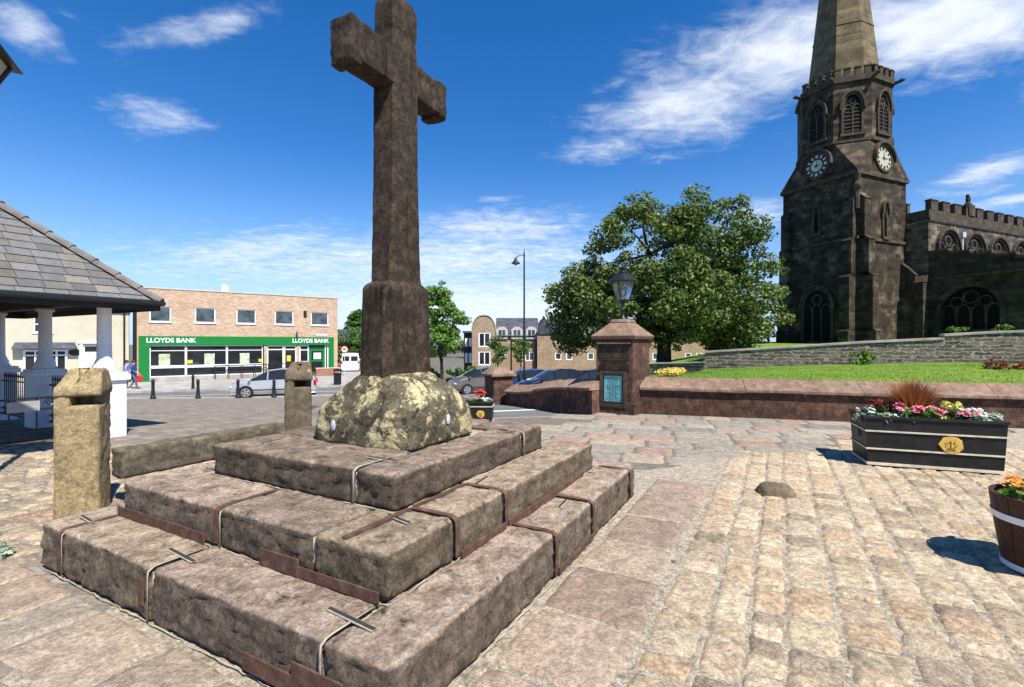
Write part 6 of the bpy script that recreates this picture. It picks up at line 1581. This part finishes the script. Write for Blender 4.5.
# ------------------------------------------------------------------ people
def person(loc, rz, label, top, legs, pose, hair=True):
    """pose: dict of joint positions; one skinned surface, clothes by height"""
    J = dict(pel=(0,0,.95), waist=(0,0,1.12), chest=(0,.0,1.33), neck=(0,0,1.47), head=(0,.02,1.60), crown=(0,.02,1.70),
             ls=(.19,0,1.40), le=(.25,-.02,1.13), lw=(.24,.12,.92), lh=(.24,.16,.86), rs=(-.19,0,1.40), re=(-.25,-.02,1.13), rw=(-.24,.12,.92), rh=(-.24,.16,.86),
             lhip=(.10,0,.90), lk=(.11,.03,.50), la=(.11,-.02,.09), lt=(.12,.15,.04), rhip=(-.10,0,.90), rk=(-.11,.03,.50), ra=(-.11,-.02,.09), rt=(-.12,.15,.04)); J.update(pose)
    Rd = dict(pel=.15, waist=.135, chest=.155, neck=.06, head=.098, crown=.075, ls=.085, le=.05, lw=.034, lh=.036, rs=.085, re=.05, rw=.034, rh=.036, lhip=.105, lk=.066, la=.045, lt=.04, rhip=.105, rk=.066, ra=.045, rt=.04)
    E = [('pel','waist'),('waist','chest'),('chest','neck'),('neck','head'),('head','crown'),('chest','ls'),('ls','le'),('le','lw'),('lw','lh'),('chest','rs'),('rs','re'),('re','rw'),('rw','rh'),('pel','lhip'),('lhip','lk'),('lk','la'),('la','lt'),('pel','rhip'),('rhip','rk'),('rk','ra'),('ra','rt')]
    for s in 'lr':
        h = Vector(J[s+'h']); w = Vector(J[s+'w']); d = (h - w).normalized(); sd_ = d.cross(Vector((0,1,0))).normalized()
        for k, ln in enumerate((.07,.085,.08,.06)):
            a = s + 'f%d' % k; J[a] = tuple(h + sd_*(k-1.5)*.02 + d*.03); J[a+'t'] = tuple(h + sd_*(k-1.5)*.022 + d*(.03+ln) + Vector((0,.015,0))); Rd[a] = Rd[a+'t'] = .009; E += [(s+'h', a), (a, a+'t')]
        a = s + 'th'; J[a] = tuple(h + Vector((0,.05,0)) + d*.03); Rd[a] = .011; E.append((s+'h', a))
    names = list(J); me = bpy.data.meshes.new('person'); me.from_pydata([J[n] for n in names], [(names.index(a), names.index(b)) for a, b in E], [])
    o = bpy.data.objects.new('person', me); COL.objects.link(o); sk = o.modifiers.new('s', 'SKIN'); sk.use_smooth_shade = True
    for i, n in enumerate(names): d = me.skin_vertices[0].data[i]; d.radius = (Rd[n], Rd[n]); d.use_root = n == 'pel'
    o.modifiers.new('u', 'SUBSURF').levels = 1; o.modifiers['u'].render_levels = 1
    bpy.context.view_layer.update(); m2 = bpy.data.meshes.new_from_object(o.evaluated_get(bpy.context.evaluated_depsgraph_get()))
    bpy.data.objects.remove(o); o = bpy.data.objects.new('person', m2); COL.objects.link(o)
    m2.materials.clear(); [m2.materials.append(x) for x in (M['skin'], top, legs, M['black'])]
    zn = J['neck'][2]; zp = J['pel'][2]
    for p in m2.polygons:
        c = p.center; arm = min((c - Vector(J[s+k])).length for s in 'lr' for k in ('w','h'))
        p.material_index = 3 if c.z < .09 else (0 if c.z > zn + .02 or arm < .11 else (1 if c.z > zp - .02 else 2))
    o.location = loc; o.rotation_euler = (0, 0, rz); tag(o, label, 'person', 'people by the bank')
    hc = Vector(J['head']); mb = MB(); mb.ball(hc + Vector((0,-.025,.05)), (.108,.112,.105), 12, 8); mb.build('hair', M['hair'], o, smooth=True)
    mb = MB(); [mb.ball(hc + Vector((x, .10, .01)), .012, 6, 4) for x in (-.035,.035)]; mb.build('eyes', M['black'], o)
    mb = MB(); mb.ball(hc + Vector((0,.105,-.02)), (.014,.02,.022), 6, 5); mb.build('nose', M['skin'], o); return o
zz = ground_z(-23.5, 30) + .09
person((-23.75, 30.2, zz), R(-60), 'person in pale blue top with dark hair standing just right of the white column', M['shirt_lilac'], M['jeans'], {})
person((-23.1, 29.9, zz), R(-75), 'person in dark blue top and jeans, walking with a red bag beside the bank', M['shirt_blue'], M['jeans'], dict(lk=(.11,.16,.52), la=(.11,.22,.10), lt=(.11,.38,.06), rk=(-.11,.0,.50), ra=(-.11,-.22,.10), rt=(-.11,-.06,.04), lw=(.26,.30,1.0), lh=(.26,.36,.97)))
q = Matrix.Rotation(R(-75), 3, 'Z') @ Vector((.26,.42,.62)); o = MB(); o.rough(-.16,.16,-.08,.08,-.2,.2, r=.06, cell=.05, amp=.01, seed=3); o.tube([(-.08,0,.18),(-.05,0,.33),(.05,0,.33),(.08,0,.18)], .012, 6)
o = o.build('shopping_bag', M['red_cloth'], None, loc=(-23.1 + q.x, 29.9 + q.y, zz + q.z)); tag(o, 'red bag carried by the person in the dark blue top', 'bag')

# ------------------------------------------------------------------ flats and houses beyond
FZ = -3.3
fl = root('apartment_building', (0, 55.0, FZ), 0, 'yellow brick three-storey flats with curved gable, slate roof and white dormers', 'flats')
def fx(px, Y=56.0): return (px - PX) / F * Y
def fz(py, Y=56.0): return 1.7 + (PY - py) * Y / F - FZ
x0, x1 = fx(472.5), fx(496)
zs, zt_ = fz(333), fz(316); c = (x0+x1)/2; gp_ = [(x0, 0), (x1, 0), (x1, zs)]
gp_ += [(c + (x1-c)*math.cos(R(a))**.8, zs + (zt_-zs)*math.sin(R(a))) for a in range(12, 90, 12)] + [(c, zt_)] + [(c - (x1-c)*math.cos(R(a))**.8, zs + (zt_-zs)*math.sin(R(a))) for a in range(78, 0, -12)] + [(x0, zs)]
tw0, tw1 = fx(479), fx(491)
hol = [rect(tw0, tw1, fz(347), fz(332.5)), rect(tw0, tw1, fz(365), fz(351))]
mb = MB(); mb.wall(gp_, hol, (0,0,0), X3, Z3, Y3, .12); mb.extr(gp_, (0,.5,0), X3, Z3, (0,7,0))
mb.ring(gp_, [(c + (a-c)*.98, b*.99) for a, b in gp_], (0,0,0), X3, Z3, (0,.5,0)); mb.build('gable_wall', M['flat_brick'], fl)
mb = MB(); oo = [p for p in gp_[2:]]; mb.ring([(c+(a-c)*1.06, b+.12) for a, b in oo], [(c+(a-c)*1.005, b+.01) for a, b in oo], (0,-.08,0), X3, Z3, (0,.6,0), closed=False); mb.build('gable_coping', M['concrete'], fl)
for h in hol: framed(fl, 'window', h[0][0]+.004, h[1][0]-.004, h[0][1]+.004, h[2][1]-.004, .03, .14, M['white'], M['glass'], mull=((tw0+tw1)/2,))
# main range
m0, m1 = fx(496)+.004, fx(537); ze = fz(335); zr = fz(320.5)
ws = [(500,505.5,358.5,349.5), (525,534,361,351.5), (500,505.5,377,368), (525,534,379,370)]
hol = [rect(fx(a), fx(b), fz(p), fz(q)) for a, b, p, q in ws]
mb = MB(); mb.wall(rect(m0, m1, 0, ze), hol, (0,1.2,0), X3, Z3, Y3, .12); mb.wall(rect(1.2, 9, 0, ze), [], (m1,0,0), Y3, Z3, (-1,0,0), .1); mb.build('wall', M['flat_brick'], fl)
for h in hol: framed(fl, 'window', h[0][0]+.004, h[1][0]-.004, h[0][1]+.004, h[2][1]-.004, 1.23, .12, M['white'], M['glass_grey'], mull=((h[0][0]+h[1][0])/2,))
mb = MB(); mb.add([(m0-.1,.9,ze-.1),(m1+.3,.9,ze-.1),(m1+.3,5,zr+.5),(m0-.1,5,zr+.5),(m0-.1,9.2,ze-.1),(m1+.3,9.2,ze-.1)], [(0,1,2,3),(3,2,5,4),(1,5,2)]); mb.build('roof', M['slate'], fl)
for px in (502, 517, 531.5):
    w = .50; x = fx(px); mb = MB(); z0, z1 = ze - .45, ze + .62
    mb.extr([(x-w-.14, z0), (x+w+.14, z0), (x+w+.14, z1), (x+.3, z1+.32), (x-.3, z1+.32), (x-w-.14, z1)], (0,1.02,0), X3, Z3, (0,2.0,0)); dm = mb.build('dormer', M['concrete'], fl)
    mb = MB(); mb.box(x-w+.12, x-.05, 1.0, 1.018, z0+.2, z1-.05); mb.box(x+.05, x+w-.12, 1.0, 1.018, z0+.2, z1-.05); mb.build('pane', M['glass_grey'], dm)
for px in (511.5, 536): mb = MB(); mb.tube([(fx(px),1.1,0),(fx(px),1.1,ze)], .06, 6); mb.build('downpipe', M['black'], fl)
# return wing and the recessed range that runs on behind the tree
mb = MB(); mb.box(m1+.004, fx(551.5), .4, 9, 0, ze+.2); mb.build('wing', M['flat_brick'], fl)
q0, q1 = m1-.15, fx(552.5); mb = MB(); mb.add([(q0,.2,ze+.21),(q1,.2,ze+.21),(q1,9.2,ze+.21),(q0,9.2,ze+.21),((q0+q1)/2,.2,zr+.4),((q0+q1)/2,9.2,zr+.4)], [(0,1,4),(0,4,5,3),(1,2,5,4)]); mb.build('wing_roof', M['slate'], fl)
n0, n1 = fx(551.5)+.004, 24.0
hol = []; k = n0 + .7
while k < n1 - 1.5:
    hol += [rect(k, k+.8, fz(361), fz(353)), rect(k, k+.8, fz(380), fz(371))]; k += 1.35 if len(hol) % 4 else 2.6
mb = MB(); mb.wall(rect(n0, n1, 0, ze), hol, (0,4.5,0), X3, Z3, Y3, .12); mb.wall(rect(4.5, 12, 0, ze), [], (n1,0,0), Y3, Z3, (-1,0,0), .1); mb.build('wall', M['flat_brick'], fl)
for h in hol: framed(fl, 'window', h[0][0]+.004, h[1][0]-.004, h[0][1]+.004, h[2][1]-.004, 4.53, .12, M['white'], M['glass_grey'])
mb = MB(); mb.add([(n0,4.2,ze-.1),(n1+.3,4.2,ze-.1),(n1+.3,8.5,zr+.6),(n0,8.5,zr+.6),(n0,12.5,ze-.1),(n1+.3,12.5,ze-.1)], [(0,1,2,3),(3,2,5,4),(1,5,2)]); mb.build('roof', M['slate'], fl)
for px in (563, 580, 650, 672, 690):
    w = .50; x = fx(px, 60); mb = MB(); z0, z1 = ze - .45, ze + .62
    mb.extr([(x-w-.14, z0), (x+w+.14, z0), (x+w+.14, z1), (x+.3, z1+.32), (x-.3, z1+.32), (x-w-.14, z1)], (0,4.32,0), X3, Z3, (0,2.0,0)); dm = mb.build('dormer', M['concrete'], fl)
    mb = MB(); mb.box(x-w+.12, x+w-.12, 4.30, 4.318, z0+.2, z1-.05); mb.build('pane', M['glass_grey'], dm)
# dark balcony bay at the left end
b0, b1 = fx(463.5), fx(472.5)-.004
mb = MB(); mb.box(b0, b1, 1.4, 8, 0, fz(333)); mb.build('balcony_bay', M['dark_wood'], fl)
for a, b in ((b0+.15, b0+.42), (b0+.58, b1-.1)):
    for p, q in ((346.5, 338), (363, 353)): mb = MB(); mb.box(a, b, 1.36, 1.396, fz(p), fz(q)); mb.build('window', M['white'], fl)
mb = MB(); mb.box(b0-.1, b1-.01, 1.0, 8, fz(333)+.003, fz(331)); mb.build('balcony_roof', M['slate'], fl)
mb = MB(); mb.box(fx(498), fx(560), -.0, .22, 0, 1.2); o = mb.build('garden_wall', M['red_brick'], None, loc=(0, 51.0, FZ)); tag(o, 'low brick garden wall along the front of the flats', 'wall')
# red houses beyond the bank
def house(name, loc, rz, w, dp, eave, ridge, label, wallm, gable=True):
    r = root(name, loc, rz, label, 'house'); mb = MB(); g = [(0,0),(w,0),(w,eave),(w/2,ridge),(0,eave)]
    mb.extr(g, (0,0,0), X3, Z3, (0,dp,0)); mb.build('wall', wallm, r)
    mb = MB()
    for s in (1, -1):
        e = (0-.25, eave-.2) if s > 0 else (w+.25, eave-.2)
        mb.extr([e, (w/2, ridge+.03), (w/2, ridge+.16), (e[0], e[1]+.13)], (0,-.3,0), X3, Z3, (0,dp+.6,0))
    mb.build('roof', M['slate'], r)
    for s in (1, -1):
        e = (0-.27, eave-.24) if s > 0 else (w+.27, eave-.24); mb = MB(); mb.extr([e, (w/2, ridge-.0), (w/2, ridge+.2), (e[0], e[1]+.2)], (0,-.36,0), X3, Z3, (0,.055,0)); mb.build('bargeboard', M['white'], r)
    for x in (w*.28, w*.66): framed(r, 'window', x-.5, x+.5, eave*.55, eave*.55+1.1, -.03, .1, M['white'], M['glass'], d=.05)
    return r
house('red_brick_house', (-21.6, 64, -1.15), R(8), 6.2, 9, 2.9, 4.55, 'red brick house with white gable bargeboards, just left of the cross foot', M['red_brick'])
house('red_brick_house', (-27.5, 68, -1.15), R(-70), 7.0, 7, 3.1, 4.6, 'red brick house with dark roof side showing between the bank and the gabled house', M['red_brick'])
rngf = random.Random(77); cl = []
for k in range(260): x = rngf.uniform(-75, 60); cl.append(((x, 105 + rngf.uniform(-4, 6), ground_z(x, 105) + rngf.uniform(.5, 3.6)), rngf.uniform(1.0, 2.0)))
o = leaf_cloud('distant_trees', M['leaf_dark'], cl, 16000, .7, None, 78, .8); o['kind'] = 'stuff'; tag(o, 'far line of dark green trees low on the horizon', 'trees')
